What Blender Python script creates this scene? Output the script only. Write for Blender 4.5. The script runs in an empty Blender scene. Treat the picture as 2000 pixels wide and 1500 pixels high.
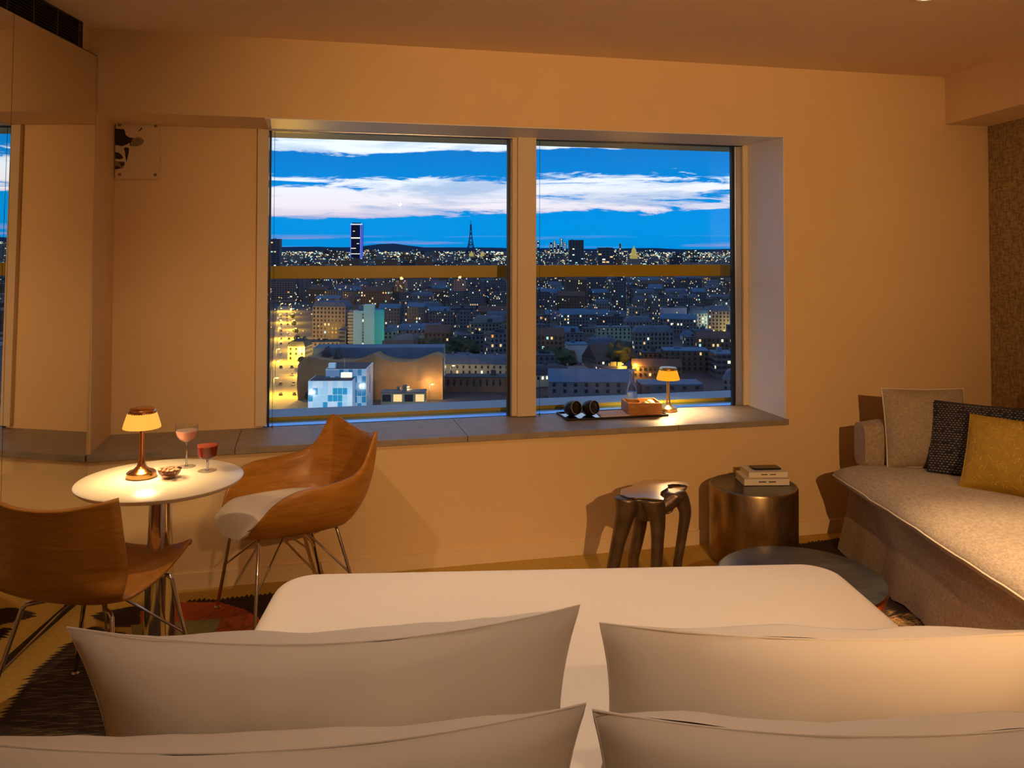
import bpy, bmesh, math, random
from mathutils import Vector, Matrix, noise
random.seed(7)
scene = bpy.context.scene
COL = scene.collection

# ------------------------------------------------------------------ camera
FPX, YAW, PITCH, ROLL, CY0, EYE = 1650.0, .0326, .0266, .0017, 440.82, 1.6
def cam_basis():
    fwd = Vector((math.sin(YAW), math.cos(YAW), 0)); right = Vector((math.cos(YAW), -math.sin(YAW), 0)); up = Vector((0, 0, 1))
    f2 = fwd * math.cos(PITCH) + up * math.sin(PITCH); u2 = up * math.cos(PITCH) - fwd * math.sin(PITCH)
    return right * math.cos(ROLL) + u2 * math.sin(ROLL), u2 * math.cos(ROLL) - right * math.sin(ROLL), f2
CR, CU, CF = cam_basis()
CAMP = Vector((0, 0, EYE))
cd = bpy.data.cameras.new('camera'); cam = bpy.data.objects.new('camera', cd); COL.objects.link(cam)
cd.sensor_width = 36; cd.lens = FPX / 2000 * 36; cd.shift_y = -(750 - CY0) / 2000
cd.clip_start = .02; cd.clip_end = 40000
m3 = Matrix((CR, CU, -CF)).transposed()
cam.matrix_world = Matrix.Translation(CAMP) @ m3.to_4x4()
scene.camera = cam

# pixel -> direction; a pixel gives a direction, the distance comes from the plane it touches
def ray(px, py): return CF + CR * ((px - 1000) / FPX) - CU * ((py - CY0) / FPX)
def at_h(px, py, h):
    d = ray(px, py); return CAMP + d * ((h - EYE) / d.z)
def at_y(px, py, y):
    d = ray(px, py); return CAMP + d * (y / d.y)
def at_x(px, py, x):
    d = ray(px, py); return CAMP + d * (x / d.x)
WA = .206; WDIR = Vector((math.cos(WA), math.sin(WA), 0)); WN = Vector((-math.sin(WA), math.cos(WA), 0)); WD = 4.3448 * math.cos(WA)
def wall_so(px, py, o):            # on the window wall, o metres behind its face -> (s, z)
    d = ray(px, py); P = CAMP + d * ((WD + o) / d.dot(WN)); return P.dot(WDIR), P.z
def WP(s, o, z): return WDIR * s + WN * (WD + o) + Vector((0, 0, z))

# ------------------------------------------------------------------ view, world
vs = scene.view_settings
vs.view_transform = 'Standard'; vs.look = 'None'; vs.gamma = 1; vs.use_curve_mapping = False; vs.exposure = 0.0

class NT:
    def __init__(self, tree): self.t = tree; self.n = tree.nodes; self.l = tree.links
    def new(self, typ, **kw):
        n = self.n.new(typ)
        for k, v in kw.items(): setattr(n, k, v)
        return n
    def link(self, a, b): self.l.new(a, b)
    def val(self, sock, v):
        if hasattr(v, 'is_linked') or hasattr(v, 'links'): self.link(v, sock)
        else: sock.default_value = v
    def math(self, op, a, b=0.0, c=None, clamp=False):
        n = self.new('ShaderNodeMath', operation=op, use_clamp=clamp); self.val(n.inputs[0], a); self.val(n.inputs[1], b)
        if c is not None: self.val(n.inputs[2], c)
        return n.outputs[0]
    def ramp(self, fac, stops, interp='LINEAR'):
        n = self.new('ShaderNodeValToRGB'); r = n.color_ramp; r.interpolation = interp
        while len(r.elements) < len(stops): r.elements.new(.5)
        for e, (p, c) in zip(r.elements, stops): e.position = p; e.color = c if len(c) == 4 else (*c, 1)
        self.link(fac, n.inputs[0]); return n.outputs[0]
    def mix(self, fac, a, b, blend='MIX'):
        n = self.new('ShaderNodeMix', data_type='RGBA', blend_type=blend); self.val(n.inputs[0], fac)
        for s, v in ((6, a), (7, b)):
            if isinstance(v, tuple): v = v if len(v) == 4 else (*v, 1)
            self.val(n.inputs[s], v)
        return n.outputs[2]
    def noise(self, vec, scale, detail=4, rough=.55, dist=0.0):
        n = self.new('ShaderNodeTexNoise'); self.link(vec, n.inputs['Vector'])
        n.inputs['Scale'].default_value = scale; n.inputs['Detail'].default_value = detail
        n.inputs['Roughness'].default_value = rough; n.inputs['Distortion'].default_value = dist
        return n.outputs[0]
    def combine(self, x, y, z):
        n = self.new('ShaderNodeCombineXYZ')
        for i, v in enumerate((x, y, z)): self.val(n.inputs[i], v)
        return n.outputs[0]

W = bpy.data.worlds.new('dusk_sky'); scene.world = W; W.use_nodes = True
t = NT(W.node_tree); t.n.clear()
tc = t.new('ShaderNodeTexCoord'); sp = t.new('ShaderNodeSeparateXYZ'); t.link(tc.outputs['Generated'], sp.inputs[0])
X_, Y_, Z_ = sp.outputs
az = t.math('ARCTAN2', X_, Y_)                       # 0 ahead, + right
hor = t.math('SQRT', t.math('ADD', t.math('MULTIPLY', X_, X_), t.math('MULTIPLY', Y_, Y_)))
el = t.math('DIVIDE', Z_, t.math('MAXIMUM', hor, .02))   # tangent of elevation
v1 = t.combine(t.math('MULTIPLY', az, 3.0), t.math('MULTIPLY', el, 26.0), 3.1)
v2 = t.combine(t.math('MULTIPLY', az, 13.0), t.math('MULTIPLY', el, 95.0), 7.7)
n1 = t.noise(v1, 1.0, 6, .55, .3); n2 = t.noise(v2, 1.0, 7, .66, .5)
warp = t.math('MULTIPLY', t.math('SUBTRACT', n1, .5), .030)
tilt = t.math('MULTIPLY', t.math('SINE', t.math('MULTIPLY', az, 5.0)), -.004)
ee = t.math('ADD', t.math('ADD', el, warp), tilt)
g = lambda v: (v, v, v)
base = t.ramp(ee, [(0, g(0)), (.036, g(0.0)), (.046, g(.72)), (.066, g(.92)), (.082, g(.42)), (.092, g(.03)), (.109, g(.05)), (.118, g(.85)),
                   (.135, g(.85)), (.150, g(.25)), (.185, g(.3)), (.215, g(.8)), (.27, g(.2)), (.36, g(.7)), (.5, g(.3)), (.75, g(.6)), (1, g(.4))])
cov = t.math('ADD', base, t.math('MULTIPLY', t.math('SUBTRACT', n2, .5), 2.1))
cov = t.math('ADD', cov, t.math('MULTIPLY', t.math('SUBTRACT', n1, .52), 1.5))
dens = t.ramp(cov, [(.40, g(0)), (.58, g(.85)), (.75, g(1))])
blue = t.ramp(t.math('MULTIPLY', el, 2.0, clamp=True), [(0, (.000, .245, .66)), (.05, (.0, .265, .70)), (.14, (.0, .24, .68)), (.25, (.004, .17, .56)), (.5, (.01, .13, .45)), (1, (.02, .12, .38))])
cloudc = t.ramp(t.math('MULTIPLY', el, 5.0, clamp=True), [(0, (.42, .28, .5)), (.16, (.6, .50, .68)), (.24, (.84, .76, .84)), (.38, (.82, .86, .96)), (.7, (.84, .92, 1.0)), (1, (.7, .8, .95))])
n3 = t.noise(t.combine(t.math('MULTIPLY', az, 4.0), t.math('MULTIPLY', el, 40.0), 21.3), 1.0, 5, .6, .3)
greyc = t.ramp(n3, [(.50, g(0)), (.62, g(1))])
cloudc = t.mix(t.math('MULTIPLY', greyc, .55), cloudc, (.10, .30, .62))
skyc = t.mix(dens, blue, cloudc)
# thin rose streaks just above the skyline
n4 = t.noise(t.combine(t.math('MULTIPLY', az, 7.0), t.math('MULTIPLY', el, 160.0), 2.3), 1.0, 3, .5)
low = t.ramp(t.math('MULTIPLY', el, 10.0, clamp=True), [(0, g(0)), (.04, g(.9)), (.10, g(.9)), (.16, g(0))])
streak = t.math('MULTIPLY', t.ramp(n4, [(.52, g(0)), (.64, g(1))]), low)
skyc = t.mix(t.math('MULTIPLY', streak, .55), skyc, (.42, .28, .55))
below = t.ramp(t.math('ADD', t.math('MULTIPLY', el, 20.0), .5, clamp=True), [(.42, g(0)), (.5, g(1))])
skyc = t.mix(below, (.006, .03, .09), skyc)
bg = t.new('ShaderNodeBackground'); t.link(skyc, bg.inputs[0]); bg.inputs[1].default_value = 1.2
wo = t.new('ShaderNodeOutputWorld'); t.link(bg.outputs[0], wo.inputs[0])

# ------------------------------------------------------------------ materials
def srgb(r, g, b):
    f = lambda c: ((c / 255) / 12.92 if c / 255 <= .04045 else ((c / 255 + .055) / 1.055) ** 2.4)
    return (f(r), f(g), f(b))
MATS = {}
def material(name, color, rough=.6, metal=0.0, var=0.0, vscale=8.0, bump=0.0, bscale=200.0, stretch=None, emit=None, estr=1.0, trans=0.0, ior=1.45, coat=0.0, color2=None, spec=None, sample=True):
    m = bpy.data.materials.new(name); m.use_nodes = True; T = NT(m.node_tree)
    b = T.n['Principled BSDF']; b.inputs['Roughness'].default_value = rough; b.inputs['Metallic'].default_value = metal
    b.inputs['IOR'].default_value = ior; b.inputs['Transmission Weight'].default_value = trans; b.inputs['Coat Weight'].default_value = coat
    if spec is not None: b.inputs['Specular IOR Level'].default_value = spec
    b.inputs['Base Color'].default_value = (*color, 1)
    co = T.new('ShaderNodeTexCoord').outputs['Object']
    if stretch:
        mp = T.new('ShaderNodeMapping'); T.link(co, mp.inputs[0]); mp.inputs['Scale'].default_value = stretch; co = mp.outputs[0]
    if var or color2:
        n = T.noise(co, vscale, 5, .6)
        c2 = color2 or tuple(max(0, c * (1 - var)) for c in color); c1 = color if color2 else tuple(min(1, c * (1 + var)) for c in color)
        T.link(T.ramp(n, [(.3, c2), (.7, c1)]), b.inputs['Base Color'])
    if bump:
        n = T.noise(co, bscale, 3, .6); bn = T.new('ShaderNodeBump'); bn.inputs['Strength'].default_value = bump; bn.inputs['Distance'].default_value = .004
        T.link(n, bn.inputs['Height']); T.link(bn.outputs[0], b.inputs['Normal'])
    if emit:
        b.inputs['Emission Color'].default_value = (*emit, 1); b.inputs['Emission Strength'].default_value = estr
        if not sample: m.cycles.emission_sampling = 'NONE'
    MATS[name] = m; return m
def wood(name, c1, c2, scale=1.0, rough=.45, axis=(1, 1, 9)):
    m = bpy.data.materials.new(name); m.use_nodes = True; T = NT(m.node_tree); b = T.n['Principled BSDF']
    co = T.new('ShaderNodeTexCoord').outputs['Object']; mp = T.new('ShaderNodeMapping'); T.link(co, mp.inputs[0]); mp.inputs['Scale'].default_value = axis
    w = T.new('ShaderNodeTexNoise'); T.link(mp.outputs[0], w.inputs['Vector']); w.inputs['Scale'].default_value = 5 * scale; w.inputs['Detail'].default_value = 6; w.inputs['Distortion'].default_value = 1.2
    f = T.noise(mp.outputs[0], 45 * scale, 3, .7)
    fac = T.math('ADD', T.math('MULTIPLY', w.outputs[0], .75), T.math('MULTIPLY', f, .25))
    T.link(T.ramp(fac, [(.35, c2), (.62, c1)]), b.inputs['Base Color']); b.inputs['Roughness'].default_value = rough
    MATS[name] = m; return m
def weave(name, c1, c2, scale=160.0, rough=.9, bump=.5, sharp=.5):
    m = bpy.data.materials.new(name); m.use_nodes = True; T = NT(m.node_tree); b = T.n['Principled BSDF']; b.inputs['Roughness'].default_value = rough
    b.inputs['Sheen Weight'].default_value = .15
    co = T.new('ShaderNodeTexCoord').outputs['Object']
    a = T.new('ShaderNodeTexNoise'); mp = T.new('ShaderNodeMapping'); T.link(co, mp.inputs[0]); mp.inputs['Scale'].default_value = (1, 1, .25); T.link(mp.outputs[0], a.inputs['Vector']); a.inputs['Scale'].default_value = scale
    c = T.new('ShaderNodeTexNoise'); mq = T.new('ShaderNodeMapping'); T.link(co, mq.inputs[0]); mq.inputs['Scale'].default_value = (.25, .25, 1); T.link(mq.outputs[0], c.inputs['Vector']); c.inputs['Scale'].default_value = scale
    f = T.math('MULTIPLY', T.math('ADD', a.outputs[0], c.outputs[0]), .5)
    T.link(T.ramp(f, [(.5 - .12 * sharp, c2), (.5 + .12 * sharp, c1)]), b.inputs['Base Color'])
    bn = T.new('ShaderNodeBump'); bn.inputs['Strength'].default_value = bump; bn.inputs['Distance'].default_value = .003; T.link(f, bn.inputs['Height']); T.link(bn.outputs[0], b.inputs['Normal'])
    MATS[name] = m; return m
def glass_pane(name, tint=(1, 1, 1), rough=0.0, ior=1.45, edge=1.0):
    m = bpy.data.materials.new(name); m.use_nodes = True; T = NT(m.node_tree); T.n.clear()
    tr = T.new('ShaderNodeBsdfTransparent'); tr.inputs[0].default_value = (*tint, 1); gl = T.new('ShaderNodeBsdfGlossy'); gl.inputs['Roughness'].default_value = rough
    lw = T.new('ShaderNodeLayerWeight'); lw.inputs[0].default_value = .5; f0 = ((ior - 1) / (ior + 1)) ** 2     # Schlick, the same from either side
    fac = T.math('ADD', f0, T.math('MULTIPLY', T.math('POWER', lw.outputs['Facing'], 5.0), (1 - f0) * edge)); mx = T.new('ShaderNodeMixShader'); T.link(fac, mx.inputs[0]); T.link(tr.outputs[0], mx.inputs[1]); T.link(gl.outputs[0], mx.inputs[2])
    o = T.new('ShaderNodeOutputMaterial'); T.link(mx.outputs[0], o.inputs[0]); MATS[name] = m; return m

material('wall_paint', (.80, .58, .32), .75, var=.02, vscale=3, bump=.12, bscale=260)
material('ceiling_paint', (.80, .60, .40), .8, var=.02, vscale=2)
material('reveal_white', (.84, .82, .82), .4)
weave('wall_weave', (.42, .30, .15), (.20, .13, .06), 90, bump=.6, sharp=.8)
material('sill_stone', (.30, .25, .20), .45, var=.12, vscale=14, bump=.05, bscale=120)
material('trim_beige', (.72, .58, .40), .5)
material('base_cream', (.82, .62, .36), .55)
material('steel', (.48, .50, .53), .28, 1.0)
material('gasket', (.006, .007, .009), .4)
material('rail_yellow', (.42, .26, .006), .4, var=.06, vscale=3)
material('soffit_yellow', (.86, .88, .42), .5)
material('ledge_sky_tint', (.03, .42, 1.0), .16, 1.0)  # blue of the reflected sky is put into the metal colour
material('ledge_grey', (.16, .24, .34), .4, .5)
glass_pane('window_glass', (.97, .985, .98), ior=1.30)
material('mirror', (.90, .88, .84), .0, 1.0)
material('mirror_edge', (.02, .03, .02), .3)
material('grille_metal', (.14, .12, .11), .4, .5)
material('grille_back', (.006, .006, .007), .7)
material('carpet_ochre', (.60, .385, .085), .95, var=.12, vscale=60, bump=.5, bscale=500)
material('carpet_dark', (.040, .022, .012), .95, var=.3, vscale=80, bump=.5, bscale=500)
material('carpet_rust', (.52, .11, .03), .95, var=.15, vscale=60, bump=.5, bscale=500)
material('carpet_orange', (.85, .26, .02), .95, var=.1, vscale=60, bump=.5, bscale=500)
material('carpet_olive', (.30, .25, .10), .95, var=.1, vscale=60, bump=.5, bscale=500)
material('carpet_tan', (.55, .32, .11), .95, var=.1, vscale=60, bump=.5, bscale=500)
material('bed_linen', (.80, .72, .62), .75, bump=.05, bscale=60)
material('pillow_linen', (.82, .74, .64), .8, bump=.06, bscale=50)
material('bed_base', (.25, .18, .12), .8)
wood('chair_wood', (.50, .215, .032), (.35, .135, .018), 1.3, .38, (1, 1, 7))
wood('chair_wood_light', (.62, .29, .06), (.44, .17, .03), 1.3, .35, (1, 7, 7))
material('chair_pad', (.90, .82, .72), .8, bump=.08, bscale=300)
material('chrome', (.72, .66, .60), .12, 1.0)
material('table_white', (.86, .78, .62), .30, coat=.1)
material('copper', (.90, .42, .14), .16, 1.0)
material('lamp_gold', (.92, .60, .24), .18, 1.0)
material('shade_glow', (.45, .30, .08), .6, emit=(1.0, .50, .07), estr=.86)
material('shade_glow_dim', (.45, .28, .05), .6, emit=(1.0, .42, .012), estr=.85)
material('led_glow', (1, .8, .5), .5, emit=(1.0, .70, .35), estr=6)
material('thin_glass', (1, 1, 1), .0, trans=1.0, ior=1.45); glass_pane('clear_glass', (.965, .965, .96), ior=1.5, edge=1.0)
material('pink_drink', (.90, .42, .34), .3, emit=None)
material('foam_pink', (.95, .72, .62), .6)
material('red_drink', (.20, .008, .010), .08)
material('red_top', (.65, .07, .04), .25)
material('nut', (.50, .24, .14), .6, var=.3, vscale=90)
glass_pane('bowl_glass', (.72, .66, .62), ior=1.5, edge=.6)
material('stool_bronze', (.19, .135, .10), .36, .8, var=.25, vscale=14)
material('stool_polish', (.78, .72, .66), .16, 1.0)
material('drum_metal', (.36, .26, .15), .33, 1.0, var=.35, vscale=18, stretch=(1, 1, .35))
material('drum_top', (.10, .10, .11), .28, .9, var=.2, vscale=9)
material('stump_top', (.040, .042, .046), .38, .35, var=.5, vscale=5, stretch=(1, 3, 1))
material('stump_side', (.60, .22, .06), .16, 1.0)  # orange of the carpet's reflection is put into the metal colour
material('paper', (.85, .76, .60), .8, var=.03, vscale=40)
material('book_cover', (.82, .74, .60), .55)
material('phone_black', (.006, .006, .008), .12)
material('ink', (.15, .12, .09), .7)
weave('sofa_linen', (.44, .35, .25), (.29, .22, .155), 240, bump=.45, sharp=.8)
weave('cushion_linen', (.42, .34, .25), (.29, .23, .165), 240, bump=.4, sharp=.8)
material('fringe', (.72, .62, .46), .9)
weave('cushion_dark', (.02, .022, .038), (.012, .013, .022), 160, bump=.3)
material('dark_cord', (.36, .31, .26), .9)
material('mustard', (.36, .21, .012), .7, var=.15, vscale=30, bump=.3, bscale=300)
material('mustard_thread', (.78, .55, .16), .6)
material('tray_metal', (.30, .33, .36), .06, 1.0)
material('tray_rim', (.03, .025, .02), .4)
material('napkin', (.78, .58, .50), .85, bump=.2, bscale=150)
material('cup_dark', (.018, .016, .015), .22)
material('cup_rim', (.30, .30, .30), .3)
wood('box_wood', (.56, .24, .055), (.36, .13, .025), 2.0, .4, (1, 6, 6))
material('lime', (.30, .42, .03), .4, var=.2, vscale=40)
material('lemon', (.80, .72, .30), .5)
material('amber_wrap', (.90, .42, .06), .4)
material('bottle_glass', (.95, .98, 1), .0, trans=1.0, ior=1.45)
material('water', (.98, .99, 1), .0, trans=1.0, ior=1.33)
material('plate_clear', (.80, .62, .40), .12, coat=.6)
material('cow_dark', (.030, .017, .016), .35)
material('cow_grey', (.26, .19, .13), .4)
material('cow_pale', (.70, .58, .46), .4)
material('screw', (.30, .24, .17), .35, .8)
material('light_trim', (.8, .75, .66), .4)
material('downlight', (1, .9, .7), .5, emit=(1.0, .85, .6), estr=9)
material('lampshade_cloth', (.85, .62, .38), .8, emit=(1.0, .45, .12), estr=1.2)
# city
material('city_ground', (.035, .036, .045), .9, var=.4, vscale=.02)
material('asphalt', (.26, .22, .13), .8, var=.2, vscale=.05)
for nm, c in (('stone_a', (.15, .145, .15)), ('stone_b', (.11, .115, .135)), ('stone_c', (.20, .18, .16)), ('stone_d', (.075, .08, .10)), ('stone_lilac', (.27, .25, .36)), ('stone_white', (.45, .46, .47)), ('stone_cream', (.42, .36, .24)),
              ('stone_brown', (.11, .075, .05)), ('stone_mint', (.26, .32, .24)), ('zinc', (.075, .10, .145)), ('zinc_dark', (.03, .038, .055)), ('roof_blue', (.06, .13, .22)), ('tile_brown', (.09, .055, .045)),
              ('wrap_brown', (.27, .155, .07)), ('tower_iron', (.012, .04, .12)), ('tower_dark', (.006, .012, .05)), ('hill', (.015, .07, .16))):  # the hills' blue has distance haze painted in
    material(nm, c, .85, var=.18, vscale=.15)
material('slab_teal', (.30, .50, .58), .8); material('slab_cyan', (.06, .40, .50), .8)
material('window_dark', (.012, .014, .02), .3)
material('lit_warm', (.5, .4, .2), .5, emit=(1.0, .62, .22), estr=1.0, sample=False)
material('lit_white', (.5, .5, .4), .5, emit=(1.0, .93, .66), estr=1.2, sample=False)
material('lit_teal', (.4, .5, .5), .5, emit=(.40, .92, .90), estr=.9, sample=False)
material('lit_orange', (.5, .3, .1), .5, emit=(1.0, .36, .03), estr=1.0, sample=False)
material('lit_blue', (.2, .2, .6), .5, emit=(.12, .18, .95), estr=.8, sample=False)
material('lit_pale', (.5, .5, .6), .5, emit=(.62, .80, 1.0), estr=.9, sample=False)
material('sodium', (1, .8, .4), .5, emit=(1.0, .66, .16), estr=5.0, sample=False)
material('pane_pale', (.58, .80, .92), .18)
material('pane_blue', (.04, .38, .60), .12)
material('pane_light', (.82, .88, .92), .2)
material('pane_frame', (.85, .92, .96), .4)
material('leaf', (.035, .045, .022), .9, var=.5, vscale=.6)
material('bark', (.05, .035, .02), .9)
material('car_paint', (.05, .05, .055), .3)
material('car_pale', (.4, .4, .4), .3)

# ------------------------------------------------------------------ mesh helpers
class MB:
    def __init__(self): self.v = []; self.f = []; self.mi = []; self.cur = 0
    def quad(self, a, b, c, d): self.poly([a, b, c, d])
    def poly(self, pts):
        i = len(self.v); self.v += [tuple(p) for p in pts]; self.f.append(tuple(range(i, i + len(pts)))); self.mi.append(self.cur)
    def box(self, x0, x1, y0, y1, z0, z1, M=None):
        i = len(self.v); P = [(x, y, z) for z in (z0, z1) for y in (y0, y1) for x in (x0, x1)]
        if M is not None: P = [tuple(M @ Vector(p)) for p in P]
        self.v += P
        for q in ((0, 2, 3, 1), (4, 5, 7, 6), (0, 1, 5, 4), (2, 6, 7, 3), (0, 4, 6, 2), (1, 3, 7, 5)):
            self.f.append(tuple(i + k for k in q)); self.mi.append(self.cur)
    def bbox(self, x0, x1, y0, y1, z0, z1, r=.004, M=None):      # box with chamfered edges
        bm = bmesh.new(); bmesh.ops.create_cube(bm, size=1)
        for v in bm.verts: v.co = Vector(((x0 + x1) / 2 + v.co.x * (x1 - x0), (y0 + y1) / 2 + v.co.y * (y1 - y0), (z0 + z1) / 2 + v.co.z * (z1 - z0)))
        r = min(r, .45 * min(x1 - x0, y1 - y0, z1 - z0))
        bmesh.ops.bevel(bm, geom=bm.edges[:], offset=r, segments=2, affect='EDGES', profile=.6)
        self.bm(bm, M)
    def bm(self, bm, M=None):
        bm.verts.index_update(); i = len(self.v)
        for v in bm.verts: self.v.append(tuple(M @ v.co) if M is not None else tuple(v.co))
        for f in bm.faces: self.f.append(tuple(i + v.index for v in f.verts)); self.mi.append(self.cur)
        bm.free()
    def rings(self, rings, close=True, cap0=True, cap1=True):
        n = len(rings[0]); i = len(self.v)
        for r in rings: self.v += [tuple(p) for p in r]
        for k in range(len(rings) - 1):
            for j in range(n if close else n - 1):
                a = i + k * n + j; b = i + k * n + (j + 1) % n
                self.f.append((a, b, b + n, a + n)); self.mi.append(self.cur)
        if cap0: self.f.append(tuple(i + j for j in reversed(range(n)))); self.mi.append(self.cur)
        if cap1: self.f.append(tuple(i + (len(rings) - 1) * n + j for j in range(n))); self.mi.append(self.cur)
    def lathe(self, prof, c=(0, 0, 0), n=32, cap0=True, cap1=True, sx=1, sy=1):
        R = [[(c[0] + r * sx * math.cos(2 * math.pi * j / n), c[1] + r * sy * math.sin(2 * math.pi * j / n), c[2] + z) for j in range(n)] for r, z in prof]
        self.rings(R, True, cap0, cap1)
    def tube(self, pts, r, n=10, cap=True):
        pts = [Vector(p) for p in pts]; rr = r if isinstance(r, (list, tuple)) else [r] * len(pts)
        tan = []
        for k in range(len(pts)):
            a = pts[max(0, k - 1)]; b = pts[min(len(pts) - 1, k + 1)]; tan.append((b - a).normalized())
        up = Vector((0, 0, 1)) if abs(tan[0].z) < .9 else Vector((1, 0, 0))
        u = tan[0].cross(up).normalized(); R = []
        for k, p in enumerate(pts):
            u = (u - tan[k] * u.dot(tan[k])).normalized(); w = tan[k].cross(u)
            R.append([p + (u * math.cos(2 * math.pi * j / n) + w * math.sin(2 * math.pi * j / n)) * rr[k] for j in range(n)])
        self.rings(R, True, cap, cap)
    def build(self, name, mats, parent=None, smooth=False, loc=None, rot=None):
        me = bpy.data.meshes.new(name); me.from_pydata(self.v, [], self.f)
        if not isinstance(mats, (list, tuple)): mats = [mats]
        for m in mats: me.materials.append(MATS[m] if isinstance(m, str) else m)
        for p, k in zip(me.polygons, self.mi): p.material_index = k; p.use_smooth = smooth
        bm = bmesh.new(); bm.from_mesh(me); bmesh.ops.remove_doubles(bm, verts=bm.verts[:], dist=1e-6) if len(self.v) < 20000 else None
        bmesh.ops.recalc_face_normals(bm, faces=bm.faces[:]); bm.to_mesh(me); bm.free()
        if smooth:
            try: me.set_sharp_from_angle(angle=math.radians(40))
            except Exception: pass
        o = bpy.data.objects.new(name, me); COL.objects.link(o)
        if parent: o.parent = parent
        if loc is not None: o.location = loc
        if rot is not None: o.rotation_euler = rot if isinstance(rot, (tuple, list)) else (0, 0, rot)
        return o
def tag(o, label=None, cat=None, group=None, kind=None):
    if label: o['label'] = label
    if cat: o['category'] = cat
    if group: o['group'] = group
    if kind: o['kind'] = kind
    return o
def thing(name, label, cat, loc=(0, 0, 0), rz=0, group=None):
    o = bpy.data.objects.new(name, None); COL.objects.link(o); o.location = loc; o.rotation_euler = (0, 0, rz); o.empty_display_size = .1
    return tag(o, label, cat, group)
def copy_tree(o, parent=None):
    c = o.copy(); COL.objects.link(c)
    if parent: c.parent = parent
    for ch in list(o.children): copy_tree(ch, c)
    return c
def box_obj(name, mat, b, parent=None, r=0, **kw):
    m = MB(); m.bbox(*b, r=r) if r else m.box(*b); return m.build(name, mat, parent, **kw)
def catmull(pts, n=6, closed=False):
    P = [Vector(p) for p in pts]; out = []; L = len(P)
    for i in range(L if closed else L - 1):
        g = lambda k: P[k % L] if closed else P[max(0, min(L - 1, k))]
        a, b, c, d = g(i - 1), g(i), g(i + 1), g(i + 2)
        for j in range(n):
            s = j / n; out.append(.5 * ((2 * b) + (c - a) * s + (2 * a - 5 * b + 4 * c - d) * s * s + (3 * b - a - 3 * c + d) * s ** 3))
    if not closed: out.append(P[-1])
    return out
def rrect(x0, x1, y0, y1, r, n=8):
    out = []
    for cx, cy, a0 in ((x1 - r, y1 - r, 0), (x0 + r, y1 - r, 90), (x0 + r, y0 + r, 180), (x1 - r, y0 + r, 270)):
        for k in range(n + 1):
            a = math.radians(a0 + 90 * k / n); out.append((cx + r * math.cos(a), cy + r * math.sin(a)))
    return out
WROT = WA; WLOC = WN * WD       # wall frame: local x = along wall, local y = outward, z up
def wall_obj(name, mat, boxes, parent=None, r=0):
    m = MB()
    for b in boxes: m.bbox(*b, r=r) if r else m.box(*b)
    return m.build(name, mat, parent, loc=None if parent else WLOC, rot=None if parent else WROT)

# ------------------------------------------------------------------ lights of the room
def point(name, loc, power, color, radius=.05, parent=None):
    l = bpy.data.lights.new(name, 'POINT'); l.energy = power; l.color = color; l.shadow_soft_size = radius
    o = bpy.data.objects.new(name, l); COL.objects.link(o); o.location = loc
    if parent: o.parent = parent
    return o
def spot(name, loc, target, power, color, angle=70, blend=.6, radius=.04, parent=None):
    l = bpy.data.lights.new(name, 'SPOT'); l.energy = power; l.color = color; l.spot_size = math.radians(angle); l.spot_blend = blend; l.shadow_soft_size = radius
    o = bpy.data.objects.new(name, l); COL.objects.link(o); o.location = loc
    o.rotation_euler = (Vector(target) - Vector(loc)).to_track_quat('-Z', 'Y').to_euler()
    return o
WARM = (1.0, .56, .24)

# ================================================================== room shell
CEIL, SILL, HEAD = 2.6214, .65, 2.2315
XL, XR, YB, SOFX = -1.835, 3.03, -.9, 2.737
S0, S1, REC = -.957, 2.612, .42            # recess in the window wall
SG = 2.0
fl = tag(box_obj('floor', 'carpet_ochre', (XL - .1, XR + .2, YB - .1, 5.4, -.1, 0)), 'ochre carpet floor with dark and rust coloured patches', None, kind='structure')
cl = tag(box_obj('ceiling', 'ceiling_paint', (XL - .3, XR + .3, YB - .2, 5.8, CEIL, CEIL + .1)), kind='structure')
wf = tag(wall_obj('wall_far', 'wall_paint', [(-1.9, S0, 0, .62, 0, CEIL), (S1, 4.6, 0, .62, 0, CEIL), (S0, S1, 0, .43, 0, SILL - .032), (S0, S1, 0, .40, HEAD, CEIL), (S0, S1, .40, .62, HEAD + .012, CEIL), (S0, -.215, REC, .62, SILL - .06, HEAD + .02)]), kind='structure')
wl = tag(box_obj('wall_left', 'wall_paint', (XL - .1, XL, YB, 3.966, 0, CEIL)), kind='structure')
wr = tag(box_obj('wall_right', 'wall_weave', (XR, XR + .1, YB, 5.1, 0, CEIL)), kind='structure')
wb = tag(box_obj('wall_back', 'wall_paint', (XL - .1, XR + .1, YB - .1, YB, 0, CEIL)), kind='structure')
tag(box_obj('trim_1', 'ceiling_paint', (SOFX, XR, YB, 4.96, 2.338, CEIL)), 'boxed soffit along the right wall', kind='structure')
bb = wall_obj('baseboard_far', 'base_cream', [(-1.55, 4.1, -.012, 0, 0, .075)]); tag(bb, kind='structure')
# stone sill in slabs
sl = thing('window_sill', 'long grey stone window sill under the two windows', 'window sill', WLOC, WROT)
cuts = [S0 - .012] + [wall_so(463, 860, .1)[0], wall_so(905, 838, .1)[0], wall_so(1190, 830, .1)[0] + .35] + [S1 + .008]
for a, b in zip(cuts[:-1], cuts[1:]):
    box_obj('slab', 'sill_stone', (a + .0012, b - .0012, -.022, .432, SILL - .03, SILL), sl, r=.002)
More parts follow.
